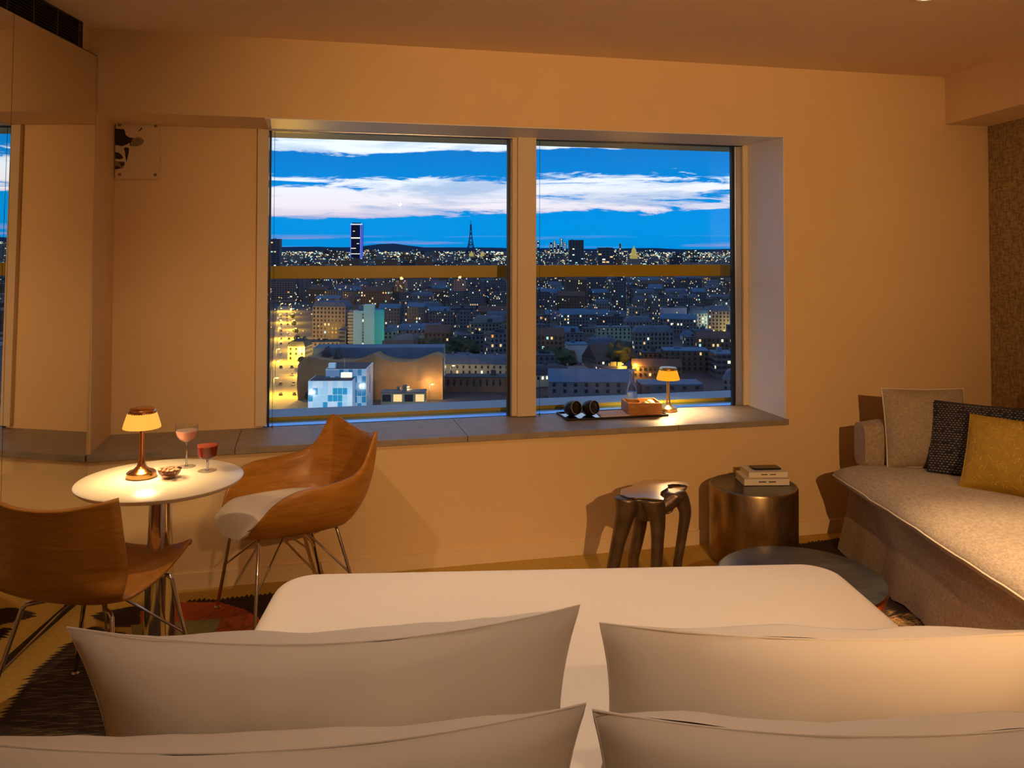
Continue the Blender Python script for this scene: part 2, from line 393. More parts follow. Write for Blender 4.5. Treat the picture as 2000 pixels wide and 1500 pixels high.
# windows (frame, pane, wires)
SM0, SM1 = 1.160, 1.268
def window(name, a, b, label):
    w = thing(name, None, None, WLOC, WROT); tag(w, label, kind='structure')
    box_obj('pane', 'window_glass', (a, b, .44, .446, SILL - .004, HEAD + .01), w)
    box_obj('head_rail', 'gasket', (a - .02, b + .05, .405, .46, 2.2225, HEAD + .012), w)
    box_obj('head_track', 'steel', (a - .02, b + .05, .400, .404, 2.2245, 2.2305), w)
    box_obj('gasket', 'gasket', (b - .016, b + .001, .425, .452, SILL, 2.2225), w)
    box_obj('gasket', 'gasket', (a - .006, a + .005, .425, .452, SILL, 2.2225), w)
    box_obj('side_channel', 'steel', (b, b + .045, .418, .452, SILL, 2.2225), w, r=.003)
    m = MB(); m.tube([(a + .022, .41, SILL + .002), (a + .022, .41, 2.2225)], .0012, 6); m.build('guide_wire', 'gasket', w)
    m = MB(); m.tube([(a + .022, .41, SILL + .001), (a + .022, .41, SILL + .012)], .005, 8); m.build('wire_anchor', 'steel', w)
    return w
window('window_1', -.190, 1.128, 'left large fixed window pane with steel side channel')
window('window_2', 1.275, 2.532, 'right large fixed window pane with steel side channel')
tr = wall_obj('trim_2', 'trim_beige', [(SM0 - .028, SM0 + .006, .395, .45, SILL + .003, HEAD), (SM0, SM1, .375, .45, SILL + .003, HEAD)], r=.003); tag(tr, 'beige mullion cover between the two windows', kind='structure')
tr = wall_obj('trim_3', 'trim_beige', [(-.255, -.198, .395, .45, SILL + .012, HEAD)], r=.003); tag(tr, kind='structure')
tr = wall_obj('trim_4', 'trim_beige', [(2.578, S1 + .01, .40, .45, SILL + .003, HEAD)], r=.003); tag(tr, kind='structure')
tr = wall_obj('trim_5', 'reveal_white', [(-.2, S1, .0, .40, HEAD - .004, HEAD + .001)]); tag(tr, 'pale lining of the window head', kind='structure')
tr = wall_obj('trim_6', 'reveal_white', [(S1 - .004, S1 + .001, .002, .40, SILL + .001, HEAD)]); tag(tr, 'pale lining of the right window reveal', kind='structure')
# outside of the building: ledge, guard rail, soffit
lg = thing('exterior_ledge', 'metal window ledge with sky-reflection blue and yellow upstand outside the glass', 'ledge', WLOC, WROT)
box_obj('inner_flashing', 'ledge_sky_tint', (-.45, 2.9, .447, .60, SILL - .05, SILL), lg)
box_obj('yellow_upstand', 'rail_yellow', (-.45, 2.9, .60, .604, SILL - .05, SILL + .017), lg)
m = MB(); m.rings([[(-.45, .604, SILL - .05), (2.9, .604, SILL - .05), (2.9, .604, SILL + .016), (-.45, .604, SILL + .016)], [(-.45, .80, SILL - .05), (2.9, .80, SILL - .05), (2.9, .80, SILL + .024), (-.45, .80, SILL + .024)]]); m.build('outer_ledge', 'ledge_grey', lg)
gr = wall_obj('guard_rail', 'rail_yellow', [(-.40, 2.85, .70, .716, 1.424, 1.497)], r=.003); tag(gr, 'flat yellow guard rail across the outside of both windows', 'rail')
so = wall_obj('exterior_soffit', 'soffit_yellow', [(-.45, 2.9, .47, .80, 2.236, 2.30)]); tag(so, 'yellow green soffit above the windows outside', 'soffit')
# mirror panels on the left wall
MX = XL + .012
ytop = at_x(8, 700, MX + .022).y
MT, MBT = 2.487, .045
for y0, y1, lab in ((ytop + .0015, 3.962, 'tall frameless mirror panel next to the window wall'), (ytop - 1.0, ytop - .0015, 'tall frameless mirror panel cut by the left photo edge')):
    mr = thing('wall_mirror', lab, 'mirror', (XL, 3.962, 0)); y0 -= 3.962; y1 -= 3.962
    m = MB(); m.box(.001, .012, y0, y1, MBT, MT); m.build('mirror_glass', 'mirror', mr)
    m = MB(); m.box(.001, .0115, y1, y1 + .002, MBT, MT); m.box(.001, .0115, y0 - .001, y0, MBT, MT); m.box(.001, .0125, y0, y1, MT, MT + .003); m.build('edge', 'mirror_edge', mr)
    mr.rotation_euler = (0, math.radians(.55), math.radians(1.0))
pl = tag(box_obj('baseboard_left', 'gasket', (XL, XL + .013, YB, 3.95, 0, .044)), kind='structure')
# ventilation grille above the mirror
ge = at_x(155, 70, XL).y
vg = thing('vent_grille', 'dark metal ventilation grille with horizontal slats above the mirror', 'vent', (XL, ge, MT + .004))
GL = 1.1; GH = CEIL - MT - .006
box_obj('backing', 'grille_back', (.0005, .002, -GL, 0, 0, GH), vg)
m = MB(); m.box(.002, .016, -GL, 0, 0, .006); m.box(.002, .016, -GL, 0, GH - .006, GH); m.box(.002, .016, -.006, 0, 0, GH); m.build('frame', 'grille_metal', vg)
ns = 9
for k in range(ns):
    z = .008 + (GH - .016) * (k + .5) / ns; m = MB()
    m.quad((.003, -GL, z + .004), (.003, 0, z + .004), (.015, 0, z - .003), (.015, -GL, z - .003)); m.quad((.003, -GL, z + .0055), (.003, 0, z + .0055), (.015, 0, z - .0015), (.015, -GL, z - .0015))
    m.quad((.015, -GL, z - .003), (.015, 0, z - .003), (.015, 0, z - .0015), (.015, -GL, z - .0015)); m.build('slat', 'grille_metal', vg)
for k in range(6):
    y = -.035 - .19 * k; m = MB(); m.tube([(.015, y, .002), (.015, y, GH - .002)], .0016, 6); m.build('tie_rod', 'screw', vg)

# carpet patches (woven colour fields with brushed edges)
def spiky(pts, amp, step, direction=None, seed=1):
    rnd = random.Random(seed); out = []; L = len(pts)
    for i in range(L):
        a = Vector((*pts[i][:2], 0)); b = Vector((*pts[(i + 1) % L][:2], 0)); n = max(1, int((b - a).length / step)); d = (b - a).normalized(); nn = Vector((d.y, -d.x, 0))
        for k in range(n):
            p = a + (b - a) * (k / n); out.append(p); q = a + (b - a) * ((k + .5) / n)
            dr = Vector((*direction, 0)).normalized() * (1 if Vector((*direction, 0)).dot(nn) >= 0 else -1) if direction else nn
            out.append(q + dr * amp * rnd.uniform(.3, 1))
    return out
def patch(name, mat, pix, z, amp=0, step=.03, direction=None, seed=1):
    pts = [at_h(x, y, 0) for x, y in pix]; area = sum(pts[i].x * pts[(i + 1) % len(pts)].y - pts[(i + 1) % len(pts)].x * pts[i].y for i in range(len(pts)))
    if area < 0: pts.reverse()
    pts = spiky(pts, amp, step, direction, seed) if amp else pts
    bm = bmesh.new(); vs_ = [bm.verts.new((p.x, p.y, z)) for p in pts]
    es = [bm.edges.new((vs_[i], vs_[(i + 1) % len(vs_)])) for i in range(len(vs_))]
    bmesh.ops.triangle_fill(bm, use_beauty=True, edges=es); m = MB(); m.bm(bm)
    o = m.build(name, mat, fl); return o
def hatch(name, mat, pix_box, z, n, ang, ln, wd, seed):
    rnd = random.Random(seed); P = [at_h(x, y, 0) for x, y in pix_box]; m = MB()
    a, b, c, d = P
    for k in range(n):
        u, v = rnd.random(), rnd.random(); p = (a * (1 - u) + b * u) * (1 - v) + (d * (1 - u) + c * u) * v
        th = ang + rnd.gauss(0, .12); dx = Vector((math.cos(th), math.sin(th), 0)) * ln * rnd.uniform(.4, 1); w = Vector((-dx.y, dx.x, 0)).normalized() * wd * rnd.uniform(.5, 1)
        q = Vector((p.x, p.y, z)); m.poly([q - dx, q + w, q + dx, q - w])
    o = m.build(name, mat, fl); o['kind'] = 'stuff'; return o
patch('carpet_patch', 'carpet_dark', [(-160, 1480), (10, 1400), (75, 1310), (180, 1225), (330, 1260), (400, 1500), (380, 1900), (-150, 1900)], .0012, .045, .022, (-.8, -.25), 3)
patch('carpet_patch', 'carpet_dark', [(185, 1205), (205, 1195), (260, 1185), (285, 1190), (290, 1225), (230, 1225)], .0014, .035, .02, (-.9, -.1), 4)
patch('carpet_patch', 'carpet_dark', [(365, 1175), (430, 1172), (540, 1160), (700, 1140), (760, 1240), (500, 1400), (470, 1215)], .0010, .035, .02, (-.15, 1), 5)
patch('carpet_patch', 'carpet_rust', [(275, 1195), (345, 1177), (430, 1178), (478, 1192), (512, 1215), (520, 1290), (380, 1400), (280, 1300)], .0018, .012, .03, None, 6)
patch('carpet_patch', 'carpet_olive', [(255, 1222), (345, 1215), (432, 1209), (415, 1250), (390, 1290), (270, 1300)], .0024, 0)
patch('carpet_patch', 'carpet_dark', [(1590, 1120), (1650, 1078), (1740, 1065), (1860, 1200), (1810, 1250), (1830, 1330), (1680, 1330), (1600, 1200)], .0010, .03, .02, (0, 1), 8)
patch('carpet_patch', 'carpet_orange', [(1775, 1165), (1800, 1190), (1818, 1250), (1840, 1330), (2060, 1330), (1960, 1200), (1860, 1130)], .0016, 0)
patch('carpet_patch', 'carpet_dark', [(1560, 1064), (1640, 1052), (1665, 1060), (1640, 1090), (1560, 1095)], .0012, .03, .02, (0, 1), 9)
hatch('carpet_hatching', 'carpet_tan', [(1725, 1190), (1800, 1200), (1822, 1290), (1740, 1290)], .0014, 260, .35, .05, .0022, 11)
hatch('carpet_hatching', 'carpet_tan', [(1735, 1205), (1805, 1215), (1822, 1290), (1750, 1290)], .0015, 260, 1.8, .05, .0022, 12)
hatch('carpet_hatching', 'carpet_olive', [(60, 1330), (185, 1240), (240, 1470), (20, 1470)], .0016, 240, .05, .06, .0016, 13)
hatch('carpet_hatching', 'carpet_dark', [(370, 1185), (490, 1195), (500, 1260), (430, 1260)], .0028, 60, .9, .06, .0016, 14)
hatch('carpet_hatching', 'carpet_orange', [(1810, 1235), (1835, 1235), (1850, 1260), (1825, 1265)], .0017, 10, .1, .05, .002, 15)

# recessed ceiling lights
def downlight(x, y, target, power, lab, angle=75, col=(1.0, .66, .36)):
    d = thing('ceiling_downlight', lab, 'ceiling light', (x, y, CEIL)); m = MB(); m.lathe([(.036, -.001), (.047, -.004), (.050, -.001), (.050, 0), (.036, 0)], n=28, cap0=False, cap1=False); m.build('trim_ring', 'light_trim', d, True)
    m = MB(); m.lathe([(.036, -.002), (.03, -.0035), (.012, -.005)], n=24, cap0=False); m.build('lens', 'downlight', d, True)
    spot('downlight_beam', (x, y, CEIL - .012), target, power, col, angle, .7, .035)
dl = at_h(1812, -6, CEIL)
downlight(dl.x, dl.y, (2.1, 3.2, .4), 60, 'small round recessed ceiling light above the sofa', 62)
downlight(1.95, 2.45, (2.03, 2.85, .45), 400, 'recessed ceiling light nearest the sofa end, outside the photo', 46, (1, .64, .34))
downlight(.3, 2.3, (.3, 2.4, .5), 62, 'recessed ceiling light over the bed, outside the photo', 90, (1.0, .76, .54))
downlight(.3, .15, (.3, .95, .8), 46, 'added fill downlight above the headboard, outside the photo', 86, (1.0, .76, .54))  # unseen downlight added as fill for the pillows
downlight(-1.1, 2.2, (-1.1, 3.2, .6), 60, 'recessed ceiling light over the bistro table, outside the photo', 90)

# ================================================================== bed
bedc = (.275, 1.72); bed = thing('bed', 'wide double bed with smooth white cover', 'bed', (bedc[0], bedc[1], 0), .026)
BW, BL = .89, 1.02                 # half width, half length
def slab_mesh(hw, hl, z0, z1, pr, er, crown=0.0, n=10, seg=6, inset_rows=10):
    m = MB(); R = []
    R.append([(x, y, z0) for x, y in rrect(-hw, hw, -hl, hl, pr, n)])
    R.append([(x, y, z1 - er) for x, y in rrect(-hw, hw, -hl, hl, pr, n)])
    for k in range(1, seg + 1):
        a = math.pi / 2 * k / seg; i = er * (1 - math.cos(a)); R.append([(x, y, z1 - er + er * math.sin(a)) for x, y in rrect(-hw + i, hw - i, -hl + i, hl - i, max(.02, pr - i), n)])
    hw2, hl2, pr2 = hw - er, hl - er, max(.02, pr - er)
    for k in range(1, inset_rows):
        s = 1 - k / inset_rows; R.append([(x * s, y * s, z1 + crown * (1 - s * s)) for x, y in rrect(-hw2, hw2, -hl2, hl2, pr2, n)])
    m.rings(R); return m
slab_mesh(BW, BL, .24, .585, .13, .055, .012).build('duvet', 'bed_linen', bed, True)
slab_mesh(BW - .03, BL - .03, .06, .26, .1, .03).build('bed_base', 'bed_base', bed, True)
for sx in (-1, 1):
    for sy in (-1, 1):
        m = MB(); m.lathe([(.03, 0), (.03, .065)], (sx * .7, sy * .85, 0), 12); m.build('leg', 'gasket', bed, True)
hb = MB(); hb.bbox(-1.35, 1.35, -BL - .09, -BL - .01, 0, 1.02, .02); hb.build('headboard', 'bed_base', bed)

def pillow_mesh(w, h, T, n=28, pinch=.05, wr=.006, seed=0, power=2.4, vp=None):
    vp = pinch * 1.2 if vp is None else vp
    m = MB(); idx = {}
    for side in (1, -1):
        for i in range(n + 1):
            for j in range(n + 1):
                u = -1 + 2 * i / n; v = -1 + 2 * j / n
                u = math.copysign(abs(u) ** .85, u); v = math.copysign(abs(v) ** .85, v)
                x = w / 2 * u * (1 - pinch * (1 - v * v)); y = h / 2 * v * (1 - (vp if v > 0 else pinch) * (1 - u * u))
                tt = max(0, (1 - abs(u) ** power) * (1 - abs(v) ** power)) ** .55
                nz = noise.noise(Vector((x * 5 + seed, y * 5, side * 3.0))) * wr * 2 + noise.noise(Vector((x * 16 + seed, y * 9, side))) * wr * .6
                z = side * (T / 2 * tt) + nz * (tt ** .5)
                if i in (0, n) or j in (0, n): z = nz * .3
                m.v.append((x, z, y)); idx[side, i, j] = len(m.v) - 1
    for side in (1, -1):
        for i in range(n):
            for j in range(n): m.f.append((idx[side, i, j], idx[side, i + 1, j], idx[side, i + 1, j + 1], idx[side, i, j + 1])); m.mi.append(0)
    return m
def border(w, h, pinch, vp=None, n=24):
    vp = pinch * 1.2 if vp is None else vp
    P = []
    for u, v in [(-1 + 2 * k / n, -1) for k in range(n)] + [(1, -1 + 2 * k / n) for k in range(n)] + [(1 - 2 * k / n, 1) for k in range(n)] + [(-1, 1 - 2 * k / n) for k in range(n)]:
        P.append((w / 2 * u * (1 - pinch * (1 - v * v)), 0, h / 2 * v * (1 - (vp if v > 0 else pinch) * (1 - u * u))))
    return P + [P[0]]
def pillow(name, lab, cat, w, h, T, loc, rx, rz, ry=0, mat='pillow_linen', group=None, pip=None, pinch=.05, seed=0, wr=.006, power=2.4, pr=.003, vp=None):
    o = thing(name, lab, cat, loc, 0, group); o.rotation_euler = (rx, ry, rz)
    M = Matrix.Identity(4)
    mm = pillow_mesh(w, h, T, 28, pinch, wr, seed, power, vp); mm.v = [(x, y, z + h / 2) for x, y, z in mm.v]; mm.build('pillow_body', mat, o, True)
    b = MB(); b.tube([(x, y, z + h / 2) for x, y, z in border(w, h, pinch, vp)], pr, 6); b.build('seam_piping', pip or mat, o, True)
    return o
# pillows stand on the bed leaning towards the headboard (rx>0 tips the top to -Y)
def bed_pillow(lab, cx, cy, seed, rz, zt=.56, tip=.32, w=.86, h=.47, ry=0, vp=.24):
    return pillow('bed_pillow', lab, 'pillow', w, h, .20, (cx, cy, zt), tip, rz, ry, group='bed pillows', seed=seed, pinch=.07, wr=.012, pr=.0018, vp=vp)
bed_pillow('white pillow on the left, nearer the foot of the bed', -.248, 1.56, 1, .03, tip=.36, w=.82, h=.475, ry=-.018)
bed_pillow('white pillow on the right, nearer the foot of the bed', .620, 1.56, 5, .0, tip=.36, w=.87, h=.446, ry=.014, vp=.16)
bed_pillow('white pillow on the left, leaning on the headboard', -.285, 1.27, 9, .02, tip=.30, w=.86, h=.438, ry=-.022)
bed_pillow('white pillow on the right, leaning on the headboard', .575, 1.27, 13, .0, tip=.30, w=.86, h=.445)
# bedside lamps on the headboard ledge, outside the frame
def bedside(x, power, lab, col):
    y = bedc[1] - BL - .05; o = thing('bedside_lamp', lab, 'lamp', (x, y, 1.02))
    m = MB(); m.lathe([(.055, 0), (.055, .012), (.008, .02), (.008, .12)], n=20); m.build('lamp_stand', 'lamp_gold', o, True)
    m = MB(); m.lathe([(.08, .12), (.062, .24)], n=28, cap0=False, cap1=False); m.build('lamp_shade', 'lampshade_cloth', o, True)
    point('bedside_bulb', (x, y, 1.02 + .262), power, col, .016)
bedside(.86, .8, 'small bedside lamp on the right half of the headboard', (1.0, .50, .17))
bedside(1.52, 1.3, 'small bedside lamp on the right end of the headboard', (1.0, .50, .15))
# ceiling track spotlight behind the camera that washes the window wall
tk_ = thing('track_spotlight', 'adjustable ceiling spotlight behind the bed, outside the photo', 'ceiling light', (1.21, -.55, CEIL))
m = MB(); m.tube([(0, 0, 0), (0, 0, -.49)], .008, 8); m.build('arm', 'grille_metal', tk_, True)
m = MB(); m.tube([(0, -.06, -.49), (0, .045, -.50)], .04, 20); m.build('lamp_head', 'grille_metal', tk_, True)
spot('track_beam', (1.21, -.48, 2.12), (.80, 4.4, 1.45), 310, (1.0, .56, .23), 62, .75, .013)

# ================================================================== bistro table
TX, TY = at_h(314, 934, .74).x, at_h(314, 934, .74).y
tb = thing('bistro_table', 'round white bistro table on a tapered chrome column', 'table', (TX, TY, 0))
m = MB(); m.lathe([(.02, .718), (.268, .718), (.283, .722), (.293, .732), (.295, .737), (.291, .740), (.02, .740)], n=64); m.build('tabletop', 'table_white', tb, True)
m = MB(); m.lathe([(.20, 0), (.20, .006), (.19, .010), (.07, .016), (.062, .03), (.056, .18), (.046, .45), (.039, .65), (.037, .70), (.06, .717)], n=40); m.build('column', 'chrome', tb, True)

# table lamps
def table_lamp(loc, lab, metal, glow, power, rz=0):
    o = thing('table_lamp', lab, 'lamp', loc, rz, 'small cordless table lamps')
    m = MB(); m.lathe([(.050, 0), (.053, .003), (.053, .018), (.050, .021)], n=36); m.build('base_ring', 'shade_glow' if False else 'lamp_gold', o, True)
    m = MB(); m.lathe([(.050, .021), (.046, .024), (.030, .030), (.017, .042), (.012, .060), (.0095, .09), (.0085, .18), (.0105, .205)], n=32); m.build('stem', metal, o, True)
    sh = MB(); n = 72; R = []
    for r, z in ((.066, .184), (.0665, .188), (.062, .205), (.054, .230), (.049, .242)):
        R.append([((r + (.0010 if j % 2 else -.0006)) * math.cos(2 * math.pi * j / n), (r + (.0010 if j % 2 else -.0006)) * math.sin(2 * math.pi * j / n), z) for j in range(n)])
    sh.rings(R, True, False, False); s = sh.build('pleated_shade', glow, o)
    m = MB(); m.lathe([(.050, .238), (.051, .244), (.049, .252), (.044, .256), (.01, .258)], n=36); m.build('cap', metal, o, True)
    m = MB(); m.lathe([(.036, .2085), (.030, .206), (.012, .206)], n=24, cap0=False); m.build('led_ring', 'led_glow', o, True)
    spot('table_lamp_beam', Vector(loc) + Vector((0, 0, .203)), Vector(loc) + Vector((0, 0, -1)), power, (1.0, .66, .30), 150, .5, .03)
    return o
l1 = at_h(276, 932, .74)
table_lamp((l1.x, l1.y, .7405), 'copper table lamp with glowing pleated shade on the round table', 'copper', 'shade_glow', 24)
l2 = at_h(1305, 803, SILL)
table_lamp((l2.x, l2.y, SILL), 'copper table lamp with glowing pleated shade on the stone sill', 'lamp_gold', 'shade_glow_dim', 60)

# glasses
def shell(prof, t=.0011): return prof + [(max(.001, r - t), z + (t if i == 0 else 0)) for i, (r, z) in reversed(list(enumerate(prof)))]
def lathe_obj(name, prof, mat, parent, n=32, cap0=True, cap1=True): m = MB(); m.lathe(prof, n=n, cap0=cap0, cap1=cap1); return m.build(name, mat, parent, True)
p = at_h(364, 912, .74); g1 = thing('coupe_glass', 'tall stemmed coupe glass with pale pink cocktail', 'glass', (p.x, p.y, .7405))
def ring(name, r, z, t, mat, parent): return lathe_obj(name, [(r - t, z), (r, z - t * .7), (r + t, z), (r, z + t * .7), (r - t, z)], mat, parent, cap0=False, cap1=False)
lathe_obj('stem', [(.008, .003), (.0035, .012), (.0028, .085), (.004, .094)], 'thin_glass', g1); lathe_obj('foot', [(.034, .0005), (.033, .002), (.006, .004)], 'clear_glass', g1); ring('foot_rim', .0335, .0016, .0009, 'thin_glass', g1); ring('mouth_rim', .0428, .163, .0009, 'thin_glass', g1)
lathe_obj('glass_bowl', shell([(.004, .0942), (.014, .099), (.028, .108), (.038, .122), (.0425, .140), (.043, .163)]), 'clear_glass', g1)
lathe_obj('drink', [(.003, .0975), (.012, .1015), (.0262, .1105), (.0360, .1235), (.0398, .137), (.0405, .140), (.02, .1405)], 'pink_drink', g1)
lathe_obj('foam', [(.0402, .1400), (.0402, .1425), (.02, .143)], 'foam_pink', g1)
p = at_h(405, 920, .74); g2 = thing('short_glass', 'short stemmed glass with dark red cocktail', 'glass', (p.x, p.y, .7405))
lathe_obj('stem', [(.008, .003), (.0042, .012), (.0062, .022), (.0042, .034), (.0065, .046)], 'thin_glass', g2); lathe_obj('foot', [(.034, .0005), (.033, .002), (.006, .004)], 'clear_glass', g2); ring('foot_rim', .0335, .0016, .0009, 'thin_glass', g2); ring('mouth_rim', .0412, .112, .0009, 'thin_glass', g2)
lathe_obj('glass_bowl', shell([(.006, .0462), (.024, .049), (.034, .056), (.037, .070), (.0415, .112)]), 'clear_glass', g2)
lathe_obj('drink', [(.005, .0485), (.023, .051), (.0325, .058), (.0355, .071), (.0385, .096)], 'red_drink', g2)
lathe_obj('foam', [(.0385, .096), (.0388, .099), (.01, .0992)], 'red_top', g2)
p = at_h(331, 934, .74); bw = thing('snack_bowl', 'small smoky glass bowl of nuts on the round table', 'bowl', (p.x, p.y, .7405))
lathe_obj('bowl_body', [(.004, .0), (.022, .0005), (.030, .008), (.039, .022), (.043, .034), (.0415, .034), (.037, .022), (.028, .010), (.004, .004)], 'bowl_glass', bw)
nm_ = MB(); bm = bmesh.new(); bmesh.ops.create_icosphere(bm, subdivisions=2, radius=1)
for v in bm.verts:
    v.co = Vector((v.co.x * .0095 * (1 - .25 * v.co.x), v.co.y * .0062, v.co.z * .0055)) * (1 + .12 * noise.noise(v.co * 2.5))
nm_.bm(bm); n0 = None
for k in range(26):
    a = k * 2.4; r = .0325 * math.sqrt((k % 13 + .5) / 13); z = .7405 + (.012 if k < 13 else .0245) + .006 * (r / .032)
    if n0 is None: o = n0 = nm_.build('nut', 'nut', None, True); tag(o, 'reddish brown nut in the small glass bowl', 'nut', 'nuts in the small glass bowl')
    else: o = n0.copy(); COL.objects.link(o)
    rr = r * (.72 if k < 13 else 1); o.location = (p.x + rr * math.cos(a), p.y + rr * math.sin(a), z); o.rotation_euler = (random.uniform(-.6, .6), random.uniform(-.6, .6), random.uniform(0, 6))

# ================================================================== chairs
def chair_legs(o, fw, rw, fy, ry_, top, hub=.0):
    for sx in (-1, 1):
        for (w, y, yt, wt) in ((fw, fy, fy - .045, .172), (rw, ry_, ry_ + .105, .168)):
            pts = [(sx * .07, yt * .35, top - .004), (sx * (wt - .03), yt, top), (sx * (wt - .012), yt + (y - yt) * .05, top - .003), (sx * wt, yt + (y - yt) * .1, top - .018), (sx * w, y, .012)]
            m = MB(); m.tube(pts, .0078, 10); lg_ = m.build('leg', 'chrome', o, True)
            m = MB(); m.lathe([(.014, 0), (.014, .006), (.008, .012)], (sx * w, y, 0), 14); m.build('foot_glide', 'chrome', lg_, True)
            f = .50; q = Vector((sx * wt, yt + (y - yt) * .1, top - .018)).lerp(Vector((sx * w, y, .012)), f)
            m = MB(); m.tube([q, (sx * .05, y * .12, top - .012)], .0045, 8); m.build('brace', 'chrome', o, True)
    m = MB(); m.lathe([(.075, top - .012), (.08, top), (.05, top + .01)], (0, 0, 0), 20, sx=1.1); m.build('seat_mount', 'gasket', o, True)
# armchair facing the table
ca = thing('wooden_armchair', 'oak shell armchair with white seat pad below the window', 'chair', (-.850, 3.762, 0), math.radians(123.5))
half_rim = [(.150, .262, .432), (.205, .225, .475), (.252, .165, .560), (.282, .085, .608), (.290, -.02, .618), (.284, -.12, .626), (.270, -.195, .648), (.254, -.240, .700), (.236, -.285, .790), (.215, -.305, .796), (.12, -.325, .772), (0, -.332, .762)]
half_pan = [(.135, .245, .425), (.160, .215, .420), (.178, .150, .416), (.190, .07, .413), (.192, -.01, .412), (.188, -.09, .412), (.176, -.16, .413), (.155, -.195, .415), (.125, -.215, .416), (.10, -.222, .416), (.05, -.228, .416), (0, -.23, .416)]
def full(h): return [Vector((-x, y, z)) for x, y, z in h] + [Vector(q) for q in reversed(h[:-1])]
rim = catmull(full(half_rim), 5); pan = catmull(full(half_pan), 5)
sh = MB(); K = 9; rows = []
for k in range(K + 1):
    s = k / K; row = []
    for a, b in zip(pan, rim):
        mid = Vector((b.x * .97, b.y * .97, a.z + .04 + .12 * (b.z - a.z)))
        row.append(a * (1 - s) ** 2 + mid * 2 * s * (1 - s) + b * s * s)
    rows.append(row)
sh.rings(rows, False, False, False)
inner = [[p_ * (1 - f) + Vector((0, .02, .410)) * f for p_ in pan] for f in (0, .35, .7)]
sh.rings([inner[0], inner[1], inner[2]], False, False, False); sh.poly(inner[2])
so_ = sh.build('wooden_shell', 'chair_wood', ca, True); md = so_.modifiers.new('thick', 'SOLIDIFY'); md.thickness = .011; md.offset = 1
def pad_mesh(hw, hl, z0, z1, droop=.05):
    m = MB(); n = 22; idx = {}
    for side in (1, -1):
        for i in range(n + 1):
            for j in range(n + 1):
                u = -1 + 2 * i / n; v = -1 + 2 * j / n
                tt = max(0, (1 - abs(u) ** 4) * (1 - abs(v) ** 4)) ** .4
                x = hw * u * (1 - .12 * v * v) * (1 - .05 * (v < 0) * v * v); y = hl * v * (1 - .08 * u * u)
                z = (z0 + z1) / 2 + side * (z1 - z0) / 2 * tt - (droop * max(0, v - .55) ** 2 / .2 if v > .55 else 0) + .02 * u * u
                m.v.append((x, y, z)); idx[side, i, j] = len(m.v) - 1
    for side in (1, -1):
        for i in range(n):
            for j in range(n): m.f.append((idx[side, i, j], idx[side, i + 1, j], idx[side, i + 1, j + 1], idx[side, i, j + 1])); m.mi.append(0)
    return m
pd = pad_mesh(.205, .245, .418, .492, .05); pd.v = [(x, y + .045, z) for x, y, z in pd.v]; pd.build('seat_pad', 'chair_pad', ca, True)
chair_legs(ca, .245, .225, .235, -.245, .402)
# armless chair seen from behind
cb = thing('wooden_chair', 'armless oak shell chair seen from behind at left', 'chair', (-1.335, 2.985, 0), math.radians(-13))
prof = [(.270, .462, .205), (.255, .478, .215), (.20, .466, .222), (.10, .446, .225), (0, .434, .226), (-.10, .432, .228), (-.17, .444, .234), (-.215, .475, .242), (-.240, .53, .248), (-.258, .60, .250), (-.275, .68, .250), (-.288, .745, .248), (-.298, .785, .246)]
pc = catmull([Vector((y, z, w)) for y, z, w in prof], 4); rows = []; NU = 20; L = len(pc)
for k, q in enumerate(pc):
    y, z, w = q; tb_ = max(0, min(1, (z - .44) / .12)) if y < -.05 else 0; s = k / (L - 1); row = []
    front = max(0, min(1, (y - .02) / .22))
    for i in range(NU + 1):
        u = -1 + 2 * i / NU
        yy = y + tb_ * .075 * u * u - front * .02 * u * u; zz = z + (1 - tb_) * (.028 + .015 * front) * abs(u) ** 2.5
        if k > L - 8: zz += (k - (L - 8)) / 7 * (.032 * abs(u) ** 2.2 - .006)
        row.append((w * u, yy, zz))
    rows.append(row)
sh = MB(); sh.rings(rows, False, False, False); so_ = sh.build('wooden_shell', 'chair_wood', cb, True); md = so_.modifiers.new('thick', 'SOLIDIFY'); md.thickness = .012; md.offset = -1
chair_legs(cb, .25, .25, .225, -.235, .418)

# ================================================================== small pieces in front of the window wall
# sculpted stool: cast legs fused under an irregular polished top
STZ = .455
outl = [(1211, 964), (1213, 956), (1236, 949), (1239, 943), (1257, 938), (1281, 936), (1313, 937), (1335, 940), (1347, 945), (1312, 945), (1303, 947), (1305, 951), (1291, 960), (1289, 967), (1297, 973), (1295, 976), (1279, 974), (1260, 971), (1240, 972), (1227, 971)]
sc = at_h(1272, 957, STZ); st = thing('sculpted_stool', 'dark cast stool with root-like legs and irregular polished top', 'stool', (sc.x, sc.y, 0))
op = [at_h(x, y, STZ) - Vector((sc.x, sc.y, 0)) for x, y in outl]
m = MB(); m.rings([[(q.x, q.y, STZ - .006) for q in op], [(q.x, q.y, STZ) for q in op]], True, True, True); m.build('polished_top', 'stool_polish', st)
sb_ = MB()
def leg_path(pix, depth_off):
    out = []
    for px_, py_ in pix: q = at_y(px_, py_, sc.y + depth_off); out.append(Vector((q.x - sc.x, q.y - sc.y, q.z)))
    return out
